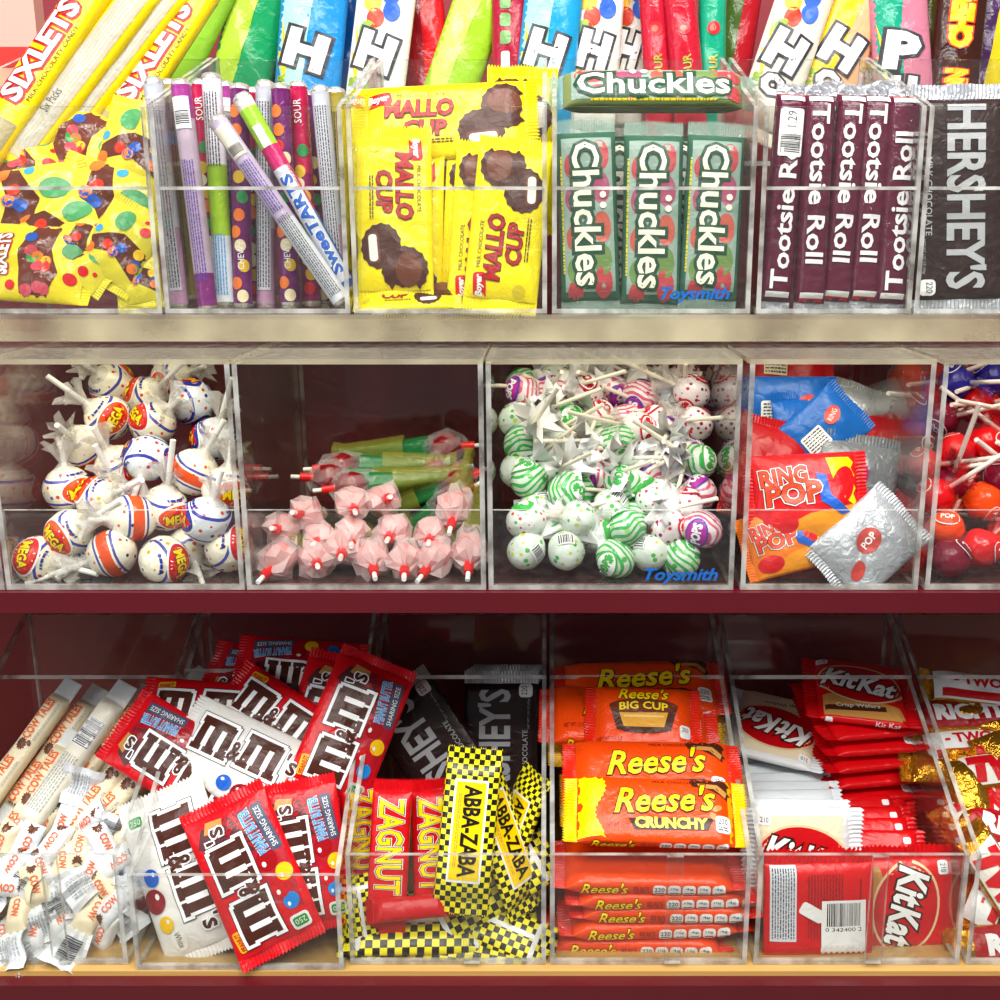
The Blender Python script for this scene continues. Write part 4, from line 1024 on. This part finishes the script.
# maker's name printed on the lip of two bins
def decal_flat(txt, px, py, Y, w, h, m, name, label, shear=.3):
    mb = MB(); d = Decal(mb, lambda x, y, e: (x, -e, y), lim=.05); d.text(txt, 0, 0, w, h, m, 1, off=.03, shear=shear)
    d.text('TOYS', .003, -h * .95, w * .28, h * .25, m, 1)
    c = at(px, py, Y); mb.build(name, None); o = bpy.data.objects[name] if name in bpy.data.objects else None
    return mb, c
def lip_name(px, py, Y, bin_o):
    mb = MB(); c = at(px, py, Y); l = c - bin_o.location
    d = Decal(mb, lambda x, y, e: (l.x + x, l.y - e, l.z + y), lim=.05)
    d.text('Toysmith', 0, 0, .052, .012, mat('#1d62b4', 'print'), 1, off=.03, shear=.3)
    mb.build('printed_name', bin_o, 'blue printed name')
bins = [o for o in bpy.data.objects if o.name.startswith(('lollipop_bin', 'candy_bin'))]
def bin_at(px, py, Y, pre):
    c = at(px, py, Y); return min((b for b in bins if b.name.startswith(pre)), key=lambda b: abs(b.location.x - c.x) + 3 * abs(b.location.z - c.z + .03))
lip_name(681, 576, .7396, bin_at(610, 590, .74, 'lollipop_bin'))
lip_name(695, 295, .8396, bin_at(650, 310, .84, 'candy_bin'))
# ================================================================== TOP ROW
YW = mat('#f2dc12', 'wrap')
def beans(d, x0, y0, x1, y1, n, seed, lay=2):
    r = random.Random(seed); cs = ['#d8321c', '#e8782a', '#3aa046', '#2a55b0', '#f0c020', '#6b3420', '#c94a5a']
    for k in range(n): d.ell(r.uniform(x0, x1), r.uniform(y0, y1), .0052, .0048, mat(r.choice(cs), 'print', .15), lay + k % 3, n=12)
def six(kind):
    if kind == 'bag':
        p = Pack(.092, .066, .022, mat('#e6d428', 'wrap', .15), n=2.0, taper=.024, crimp=.007, seed=1.4, wr=.3, zig=.0004)
        p.d.poly([(-.008, -.033), (.012, -.033), (.022, -.010), (.014, .010), (.020, .033), (.0, .033), (-.012, .008)], mat('#6a3020', 'print', .15), 0); beans(p.d, -.004, -.026, .012, .026, 11, 3)
        p.d.text('SIXLETS', -.026, .004, .036, .014, WHITE, 5, rot=90, off=.04, outs=((.07, RED), (.04, DRED)))
        p.d.ell(.030, .010, .008, .007, mat('#3f8f52', 'print'), 1); p.d.ell(.031, -.014, .005, .005, RED, 1); p.d.ell(.036, -.002, .002, .002, RED, 1); p.d.ell(-.016, -.022, .004, .004, RED, 1)
        return p.finish('yellow_candy_pouch')
    if kind == 'plain':
        p = Pack(.088, .060, .024, mat('#ddd03a', 'wrap', .15), n=2.0, taper=.024, crimp=.007, seed=3.4, wr=.35, zig=.0004)
        p.d.poly([(-.030, -.03), (.0, -.03), (.010, .0), (-.006, .030), (-.02, .030), (-.012, .0)], mat('#5e2c1e', 'print', .15), 0); beans(p.d, -.020, -.024, -.002, .024, 10, 8)
        p.d.ell(.022, .006, .011, .009, mat('#4a9a5e', 'print'), 1); p.d.ell(.020, -.016, .005, .005, RED, 1); p.d.ell(.030, -.012, .0022, .0022, RED, 1); p.d.ell(.004, .024, .004, .004, LBLUE, 1)
        return p.finish('yellow_candy_pouch')
    p = Pack(.215, .034, .020, mat('#f7da10', 'wrap', .22), n=2.3, taper=.016, crimp=.008, seed=2 if kind == 'long' else 5, wr=.1)
    if kind == 'long':
        p.d.text('SIXLETS', .015, .002, .098, .019, WHITE, 5, off=.035, outs=((.08, RED), (.045, DRED))); p.d.text('MILK CHOCOLATY CANDY', .01, -.012, .075, .003, BROWN, 2)
        p.d.poly([(.07, .017), (.104, .017), (.104, -.017), (.085, -.017), (.078, .0)], mat('#6a3a22', 'print'), 1); beans(p.d, .075, -.012, .1, .012, 10, 5, 3)
        p.d.rect(-.075, 0, .05, .03, mat('#a89a70', 'print'), 1)
    else:
        p.d.rect(0, -.002, .17, .022, mat('#b5a98a', 'print'), 1); p.d.lines(.0, -.002, .15, .018, 6, GREY, 2); p.d.text('Six Packs', -.03, 0, .022, .008, INK, 3)
    return p.finish('long_yellow_candy_pack')
SB, SPn, SL, SK = six('bag'), six('plain'), six('long'), six('longback')
for a in [(SL, 38, 72, .96, 62, 24, 0, 1, 'long yellow pack with white lettering, leftmost of those sticking up'), (SK, 78, 78, .97, 58, 24, 0, 1, 'long yellow pack turned to its pale printed side, between the two lettered ones'),
          (SK, 112, 70, .985, 57, 24, 0, .95, 'second long pack with pale printed side, right of the first'), (SL, 150, 72, .995, 62, 24, 0, 1, 'long yellow pack with white lettering beside the green bag')]:
    put(a[0], *a[1:7], label=a[8], cat='candy pack', sc=a[7])
for a in [(SPn, 32, 205, .905, 10, 22, 0, 1.05, 'yellow candy pouch with a green spot near the left edge'), (SPn, 108, 205, .912, -20, 25, 0, 1.1, 'yellow candy pouch with brown window full of coloured beans, in the middle'),
          (SB, 38, 264, .874, -4, 24, 0, .95, 'yellow candy pouch at the lower left with red edged letters'), (SPn, 122, 246, .884, 60, 20, 8, .82, 'yellow candy pouch folded at the lower right of its bin'),
          (SPn, 82, 252, .882, -35, 26, 0, .8, 'yellow candy pouch with orange and blue beans at the bottom middle'), (SPn, 136, 148, .945, 80, 22, 0, .95, 'yellow candy pouch standing behind, next to the tubes'),
          (SB, 12, 165, .94, 20, 24, 0, 1, 'yellow candy pouch cut off by the left edge, under the long pack'), (SB, 75, 145, .955, -30, 24, 0, 1.0, 'yellow candy pouch partly covered, under the long printed packs'),
          (SPn, 138, 276, .882, 98, 20, 0, .6, 'small looking yellow candy pouch squeezed into the right bottom corner'), (SPn, 60, 235, .893, 30, 24, 0, 1, 'yellow candy pouch behind the lettered one, near the bin middle')]:
    put(a[0], *a[1:7], label=a[8], cat='candy pouch', sc=a[7])

# ---- candy tubes
def tube(spec, seed):
    """spec: list of (x0, x1, hex) bands along a 1 to 0.18 m tube; art callback"""
    bands, art = spec
    r = .0082; L = .182; b = MB(); root = empty('candy_tube')
    for x0, x1, c in bands:
        vs = []; n = 20; m = mat(c, 'wrap', .18); seg = 6
        for i in range(seg + 1):
            x = -L / 2 + L * (x0 + (x1 - x0) * i / seg)
            for k in range(n): a = 2 * PI * k / n; vs.append((x, r * math.sin(a), r * math.cos(a)))
        b.add(vs, [(i * n + k, i * n + (k + 1) % n, (i + 1) * n + (k + 1) % n, (i + 1) * n + k)[::-1] for i in range(seg) for k in range(n)], m, True)
    d = Decal(b, lambda x, y, e: (x, (r + e) * math.sin(y / r), (r + e) * math.cos(y / r)), lim=.0025, clip=(L / 2, r * 1.5))
    art(d); b.build('tube_body', root)
    for s in (-1, 1):
        e = MB(); e.lathe([(r, 0), (r * .97, .002), (r * .8, .0045), (r * .55, .0055), (r * .2, .0045), (.0003, .006)] if s > 0 else [(r, 0), (r * .9, .003), (.001, .004)], mat('#d9d4cb', 'foil', .25, .6), 14,
                          warp=lambda rr, z, a, i: (rr * (1 + .12 * math.sin(5 * a + seed)), z))
        o = e.build('foil_end', root); o.matrix_local = Matrix.Translation((s * L / 2, 0, 0)) @ Matrix.Rotation(R(90 * s), 4, 'Y')
    return root
def fruits(d, seed, x0=-.085, x1=.085):
    rn = random.Random(seed); x = x0
    while x < x1: d.ell(x, rn.uniform(-.004, .004), .0055, .005, mat(rn.choice(['#d8b02a', '#2f8a4a', '#d0202c', '#e8762a', '#e8d9b0']), 'print'), 1, n=14); x += rn.uniform(.010, .018)
def a_print(d): d.rect(.0, 0, .16, .012, mat('#c4c5cf', 'print'), 1); d.lines(0, 0, .155, .011, 5, INK, 2)
def a_purple(d): fruits(d, 3); d.text('CHEWY', -.05, -.001, .024, .005, WHITE, 3)
def a_sweet(d):
    d.rect(-.03, 0, .11, .016, mat('#d7dbe8', 'print'), 1)
    d.text('SweeTARTS', -.030, 0, .095, .010, BLUE, 4, off=.04, outs=((.05, WHITE),)); d.text('TANGY CANDY', .015, -.007, .03, .003, RED, 4); d.rect(.055, 0, .02, .007, WHITE, 2)
def a_price(d): a_print(d) if False else None; d.rect(.068, 0, .026, .014, WHITE, 2); d.bars(.064, 0, .010, .011, INK, 3, n=6); d.lines(-.02, 0, .10, .010, 5, PURP, 2)
TB = [tube(([(0, .35, '#b58aa8'), (.35, 1, '#b9bcc8')], a_print), 1), tube(([(0, .15, '#7a2a70'), (.15, .85, '#b9a5b8'), (.85, 1, '#a03a8c')], a_price), 2),
      tube(([(0, .3, '#dfe3ea'), (.3, .62, '#9cc62c'), (.62, 1, '#e3dfe8')], lambda d: (d.lines(-.06, 0, .05, .011, 5, LBLUE, 2), d.lines(.05, 0, .06, .011, 5, INK, 2))), 3),
      tube(([(0, 1, '#6a2464')], a_purple), 4), tube(([(0, .45, '#d7d9e2'), (.45, 1, '#c3b2cf')], lambda d: (d.lines(-.045, 0, .08, .011, 6, INK, 2), d.lines(.025, 0, .05, .011, 5, PURP, 2), d.rect(.07, 0, .030, .014, mat('#e9dfd2', 'print'), 2), d.bars(.062, 0, .008, .012, INK, 3, n=5))), 5),
      tube(([(0, .4, '#3a66b0'), (.4, .75, '#c81c6a'), (.75, .95, '#9ad028'), (.95, 1, '#d9d4cb')], a_sweet), 6),
      tube(([(0, .6, '#8a1c58'), (.6, 1, '#b81a4c')], lambda d: (fruits(d, 9, -.08, .05), d.text('SOUR', .07, 0, .02, .006, WHITE, 3))), 7),
      tube(([(0, 1, '#9a8c3c')], lambda d: d.lines(0, 0, .15, .008, 4, BROWN, 2)), 8)]
tu = [(157, 82, 176, 309, .885, 0, 'grey printed candy tube furthest to the left'), (172, 84, 186, 300, .91, 7, 'olive candy tube behind the leftmost ones'),
      (184, 84, 205, 311, .872, 1, 'purple topped candy tube with a white price label, second from the left'), (203, 84, 214, 300, .905, 6, 'pink candy tube mostly hidden behind the purple topped one'),
      (215, 78, 222, 307, .895, 2, 'white and lime green candy tube, third standing from the left'), (243, 88, 240, 308, .895, 3, 'purple candy tube with fruit dots left of the middle'),
      (268, 85, 263, 308, .910, 0, 'grey candy tube in the middle behind the crossing ones'), (283, 88, 288, 307, .897, 3, 'purple candy tube with yellow fruit, right of the middle'),
      (300, 86, 310, 306, .915, 6, 'magenta candy tube with cherry top behind the diagonal ones'), (322, 90, 338, 300, .897, 0, 'grey printed candy tube on the right, nearly upright'),
      (338, 92, 344, 306, .905, 7, 'olive candy tube furthest to the right'), (256, 92, 252, 306, .925, 6, 'dark red candy tube deep in the middle of the bin'),
      (308, 95, 322, 306, .935, 3, 'purple candy tube rearmost on the right side'), (228, 86, 232, 306, .93, 1, 'lavender candy tube rearmost on the left side'),
      (243, 98, 350, 292, .878, 5, 'diagonal candy tube, lime and magenta with blue letters, crossing to the right corner'),
      (218, 120, 343, 304, .860, 4, 'diagonal lavender candy tube, frontmost, leaning to the left')]
for x0, y0, x1, y1, Y, k, lab in tu:
    roll = math.degrees(math.atan2(y1 - y0, x0 - x1)); Lp = math.hypot(x1 - x0, y1 - y0)
    c = at((x0 + x1) / 2, (y0 + y1) / 2, Y); zc = c.y * math.cos(TH) - c.z * math.sin(TH)
    put(TB[k], (x0 + x1) / 2, (y0 + y1) / 2, Y, roll, 8 if Lp > 0 else 0, 0, label=lab, cat='candy tube', sc=min(1.0, Lp / (.192 * FP / zc) * 1.0))

# ---- marshmallow cups
def mallo():
    p = Pack(.136, .058, .014, mat('#f8e40e', 'wrap', .2), n=2.6, taper=.016, crimp=.009, seed=1.9, wr=.12)
    d = p.d; ch = mat('#4a231a', 'print'); c2 = mat('#6b3a28', 'print')
    d.ell(.026, -.010, .017, .015, ch, 1, 0, 30, .07); d.rrect(.027, -.0155, .024, .009, c2, 2, 4); d.rrect(.027, -.0160, .021, .0065, mat('#f2efe8', 'print'), 3, 4, .4)
    d.ell(.044, .008, .017, .017, ch, 4, 0, 30, .07); d.ell(.044, .011, .013, .010, c2, 5)
    s = mat('#b0121c', 'print')
    d.text('MALLO', -.020, .0085, .052, .0135, s, 5, off=.03, shear=.1, outs=((.03, BROWN),)); d.text('CUP', -.016, -.007, .033, .0125, s, 5, off=.03, shear=.1, outs=((.03, BROWN),))
    d.text('MILK CHOCOLATE', -.018, .0195, .036, .003, BROWN, 2)
    d.rrect(-.050, .017, .020, .010, RED, 2, 5); d.text('Boyer', -.050, .017, .017, .007, WHITE, 4, rot=5, off=.04, shear=.3)
    d.lines(-.012, -.017, .034, .004, 2, BROWN, 2); d.ell(-.052, -.014, .005, .005, mat('#d8c21a', 'print'), 2)
    return p.finish('marshmallow_cup_pack')
ML = mallo()
for a in [(447, 122, .915, 3, 20, 0, 1.05, 'yellow marshmallow cup pack lying crosswise at the top behind the upright ones'), (395, 215, .875, -89, 16, 0, 1.0, 'yellow marshmallow cup pack upright at the left, lettering running downwards'),
          (508, 225, .868, 84, 14, 0, .98, 'yellow marshmallow cup pack upright at the right, lettering running upwards'), (488, 228, .880, 86, 14, 0, .98, 'yellow marshmallow cup pack directly behind the right upright one'),
          (478, 232, .892, 87, 14, 0, .95, 'yellow marshmallow cup pack second behind the right upright one'), (408, 232, .888, -91, 14, 0, .95, 'yellow marshmallow cup pack right behind the left upright one'),
          (408, 297, .863, 4, 62, 0, .6, 'yellow marshmallow cup pack lying low at the left on the bin floor'), (520, 150, .945, 88, 14, 0, 1, 'yellow marshmallow cup pack standing far back at the right'), (362, 190, .93, -88, 14, 0, .95, 'yellow marshmallow cup pack standing far back against the left panel')]:
    put(ML, a[0], a[1], a[2], a[3], a[4], a[5], label=a[7], cat='candy pack', sc=a[6])

# ---- jelly candies
def chuck(narrow=False):
    W = .030 if narrow else .046
    p = Pack(.150, W, .020, mat('#33604c' if not narrow else '#7d8a56', 'wrap', .15), n=3.2, taper=.014, crimp=.010, crimp_m=mat('#a8c4b6', 'clear', .1), seed=2, wr=.1)
    d = p.d; g = mat('#1f4a34', 'print'); t = mat('#f3efd8', 'print'); h = .018 if narrow else .021
    d.rect(0, 0, .118, W * .84, mat('#8fa69a', 'print'), 0)
    for x, c in ((-.045, '#b8444a'), (-.02, '#a24a6a'), (.01, '#c05a4a'), (.035, '#6a8a4a'), (.052, '#b8444a')): d.ell(x, W * .22, .012, .007, mat(c, 'print'), 1); d.ell(x + .008, -W * .25, .010, .006, mat(c, 'print'), 1)
    d.text('Chuckles', 0, -.001, .110, h, t, 7, off=.02, outs=((.09, g), (.05, g)))
    for q in (-.006, .002): d.ell(-.0085 + q, h * .55, .0025, .0025, t, 7)
    d.lines(0, -W * .43, .09, .003, 1, mat('#e0d020', 'print'), 2)
    return p.finish('jelly_candy_pack')
CK = chuck(); CN = chuck(True)
for a in [(CK, 588, 217, .868, -88, 12, 0, .98, 'jelly candy pack upright at the left of its bin, lettering running downwards'), (CK, 652, 220, .868, -91, 12, 0, .98, 'jelly candy pack upright in the middle of its bin, lettering running downwards'),
          (CK, 712, 218, .864, -93, 12, 0, .95, 'jelly candy pack upright at the right, above the blue printed name'), (CN, 652, 92, .900, 0, 34, 0, 1.06, 'jelly candy pack lying crosswise on top of the upright ones'),
          (CK, 620, 215, .905, -90, 12, 0, .95, 'jelly candy pack behind, between the left and the middle one'), (CK, 683, 215, .905, -90, 12, 0, .95, 'jelly candy pack behind, between the middle and the right one')]:
    put(a[0], *a[1:7], label=a[8], cat='candy pack', sc=a[7])

# ---- chocolate rolls
def toot():
    p = Pack(.172, .0235, .020, mat('#5b1a33', 'wrap', .16), n=2.8, taper=.008, crimp=.007, crimp_m=mat('#d4d6da', 'foil', .2, .7), seed=2, wr=.12)
    p.d.text('Tootsie Roll', -.010, 0, .120, .0135, mat('#f2eef0', 'print'), 4, off=.022); p.d.rect(.074, 0, .004, .024, WHITE, 2); p.d.rect(.0765, 0, .006, .024, RED, 1); p.d.rect(-.074, 0, .004, .024, WHITE, 2)
    return p
tp = toot(); TR = tp.finish('chocolate_roll_bar'); tp = toot(); tp.d.rrect(.048, 0, .036, .018, WHITE, 6, 0, .1); tp.d.bars(.040, 0, .014, .015, INK, 7); tp.d.text('1.29', .058, 0, .012, .007, INK, 7); TR2 = tp.finish('chocolate_roll_bar')
for k, a in enumerate([(TR2, 783, 197, .868, 86, 'chocolate roll bar with a white price label, first from the left'), (TR, 814, 198, .866, -92, 'chocolate roll bar second from the left, lettering running downwards'), (TR, 843, 197, .872, -94, 'chocolate roll bar third from the left, slightly tilted'),
          (TR, 869, 197, .874, -93, 'chocolate roll bar fourth from the left, next to the last one'), (TR, 896, 199, .870, 87, 'chocolate roll bar at the right side of its bin, lettering running upwards'),
          (TR, 828, 190, .90, -90, 'chocolate roll bar standing behind the second and third ones'), (TR, 884, 190, .90, -90, 'chocolate roll bar standing behind the fourth one')]):
    put(a[0], a[1], a[2] + 2, a[3], a[4], 10, 0, label=a[5], cat='candy bar', sc=.985)
HL = hersh(.172, .070)
put(HL, 956, 200, .868, -89, 10, label='large dark brown chocolate bar at the top right, silver lettering running downwards', cat='candy bar')
o = copy_tree(HL); pose(o, at(1006, 200, .890), -89, 10); tag(o, 'large dark brown chocolate bar cut off by the right edge, behind the lettered one', 'candy bar')
pd = MB(); 
# ---- rear step with hanging-size bags
st = empty('rear_acrylic_step', (0, 1.06, FLO_T)); tag(st, 'clear acrylic step behind the top bins carrying the tall candy bags', 'shelf')
mb = MB(); mb.box((-.68, 0, .118), (.68, .22, .122), ACR, EDGE); mb.build('top_panel', st)
for x in (-.68, .676): mb = MB(); mb.box((x, 0, 0), (x + .004, .22, .118), ACR, EDGE); mb.build('side_panel', st)
def rear(base, L=.20, W=.062, col2=None, letter=None, lets='', lcol=WHITE, seed=1, art=None, name='tall_candy_bag'):
    p = Pack(L, W, .022, mat(base, 'wrap', .2), n=2.1, taper=.025, crimp=.012, seed=seed, wr=.22)
    d = p.d
    if col2: d.poly([(-L * .5, W * .1), (-L * .1, W * .5), (L * .5, W * .5), (L * .5, -W * .2), (L * .1, W * .0)], mat(col2, 'print', .2), 0)
    if art: art(d)
    if letter:
        d.text(letter, -.018, .002, W * .62 * (len(letter) * .8 if len(letter) > 1 else 1), .034, WHITE, 6, rot=-90 - 12, off=.06, outs=((.06, INK),))
        if lets: d.text(lets, -.050, .004, W * .45, .020, mat('#e8e0e4', 'print'), 6, rot=-100, off=.04, outs=((.05, INK),))
        d.poly([(-.05, W * .33), (-.02, W * .46), (-.02, W * .36), (.01, W * .44), (-.022, W * .30)], YEL, 3)
        d.text('SOUR', -.055, W * .38, .030, .008, mat('#8fb52a', 'print'), 4, off=.04)
    return p.finish(name)
def balloons(d):
    for x, y, c in ((.012, .006, '#d8402a'), (.026, .010, '#f0b82a'), (.020, -.008, '#3a6ad0'), (.034, -.006, '#3a6ad0'), (.0, .012, '#8fc04a')): d.ell(x, y, .009, .008, mat(c, 'print'), 2)
def cherries(d): d.ell(.002, .0, .006, .006, mat('#e0303a', 'print'), 2); d.ell(.002, .001, .003, .003, mat('#f07a6a', 'print'), 3); d.text('SOUR', -.034, 0, .026, .008, mat('#b8a83a', 'print'), 4, off=.03)
def onchew(d): d.text('CHEW', .020, .002, .060, .022, mat('#f8c81c', 'print'), 6, off=.09, outs=((.06, mat('#e03a1c', 'print')),)); d.text('ON', -.042, .002, .026, .022, mat('#f8c81c', 'print'), 6, off=.09, outs=((.06, mat('#e03a1c', 'print')),))
def greens(d):
    for k in range(4): d.rrect(.045 - .016 * k, .004, .012, .010, mat('#7aa868', 'print'), 2)
    d.rrect(-.030, .004, .030, .008, WHITE, 3); d.text('FRUIT', -.05, -.004, .02, .006, mat('#d0a030', 'print'), 3)
rb = [ # px, py, W, base, second, letter, small, roll-90, Y, art, label
 (185, 30, .060, '#8fc43a', '#2f9a5a', None, '', -28, 1.12, None, 'green and lime candy bag leaning right, next to the yellow packs'),
 (252, 36, .058, '#12945a', '#a8c83a', None, '', -16, 1.13, None, 'deep green candy bag with a lime shoulder'),
 (312, 34, .062, '#1f8ad0', '#a8dcd0', 'H', '', -6, 1.10, None, 'blue and aqua candy bag with a big white letter, beside the green one'),
 (348, 30, .040, '#1670c8', None, None, '', 4, 1.15, None, 'narrow plain blue candy bag behind two lettered bags'),
 (382, 36, .054, '#f3f0e6', None, 'H', '', -8, 1.09, balloons, 'white candy bag with coloured balloons, left of the red bags'),
 (424, 36, .044, '#c8141e', '#8a1420', None, '', 6, 1.12, None, 'bright red candy bag right of the balloon bag'),
 (466, 44, .050, '#9ccc2a', '#c8e06a', None, '', -20, 1.11, None, 'lime green crumpled candy bag above the marshmallow cups'),
 (510, 38, .034, '#a81c38', None, None, '', 0, 1.10, greens, 'crimson candy bag with a column of green squares'),
 (550, 34, .054, '#1f9ad0', '#a0dcc8', 'H', 'o', -6, 1.09, None, 'aqua candy bag with a big white letter, above the jelly candies'),
 (597, 34, .046, '#f3f0e4', None, 'H', '', -4, 1.10, balloons, 'white balloon candy bag above the jelly candies, the wider left one'),
 (630, 34, .036, '#efece0', None, 'H', '', -4, 1.13, balloons, 'white balloon candy bag above the jelly candies, the narrow right one'),
 (655, 34, .026, '#c41c34', None, None, '', 4, 1.10, cherries, 'narrow red candy bag with a cherry, left one of the pair'),
 (683, 34, .030, '#c01830', None, None, '', 6, 1.09, cherries, 'narrow red candy bag with a cherry, right one of the pair'),
 (712, 34, .026, '#12a07a', None, None, '', 0, 1.10, cherries, 'narrow teal candy bag with a pink fruit'),
 (738, 30, .036, '#b01c28', '#4a6a2a', None, '', -8, 1.14, None, 'dark red candy bag behind the teal one'),
 (792, 36, .052, '#f1ead8', None, 'H', 'o', -18, 1.09, balloons, 'white balloon candy bag tilted above the chocolate rolls'),
 (848, 34, .054, '#f0b486', '#f0d020', 'H', 'o', -20, 1.10, None, 'peach and yellow candy bag tilted above the chocolate rolls'),
 (900, 34, .054, '#c87a90', '#18a080', 'P', 'u', 6, 1.09, None, 'pink and teal candy bag above the last chocolate roll'),
 (930, 34, .030, '#6a6a2c', None, None, '', -6, 1.13, None, 'olive candy bag between the pink and the brown one'),
 (958, 40, .046, '#3a1a14', None, None, '', -4, 1.09, onchew, 'brown candy bag with yellow and red letters at the right'),
 (990, 40, .044, '#d8c21c', '#4a2a5a', None, '', -8, 1.12, None, 'yellow and purple candy bag at the right edge'),
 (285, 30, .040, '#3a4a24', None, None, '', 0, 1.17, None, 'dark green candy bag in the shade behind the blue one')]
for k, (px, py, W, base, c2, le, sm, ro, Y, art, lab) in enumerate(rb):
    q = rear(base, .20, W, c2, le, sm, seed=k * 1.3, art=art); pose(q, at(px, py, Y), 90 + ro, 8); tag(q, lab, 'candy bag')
bx = MB(); bx.box((-.035, -.01, -.153), (.035, .01, .06), mat('#e9a79a', 'paper'))
bx.box((-.035, -.0104, -.06), (.035, -.0099, -.042), mat('#c8281e', 'paper')); o = bx.build('candy_box'); o.location = at(0, 0, 1.10); tag(o, 'pink and red candy box at the top left corner behind the long yellow packs', 'candy box')
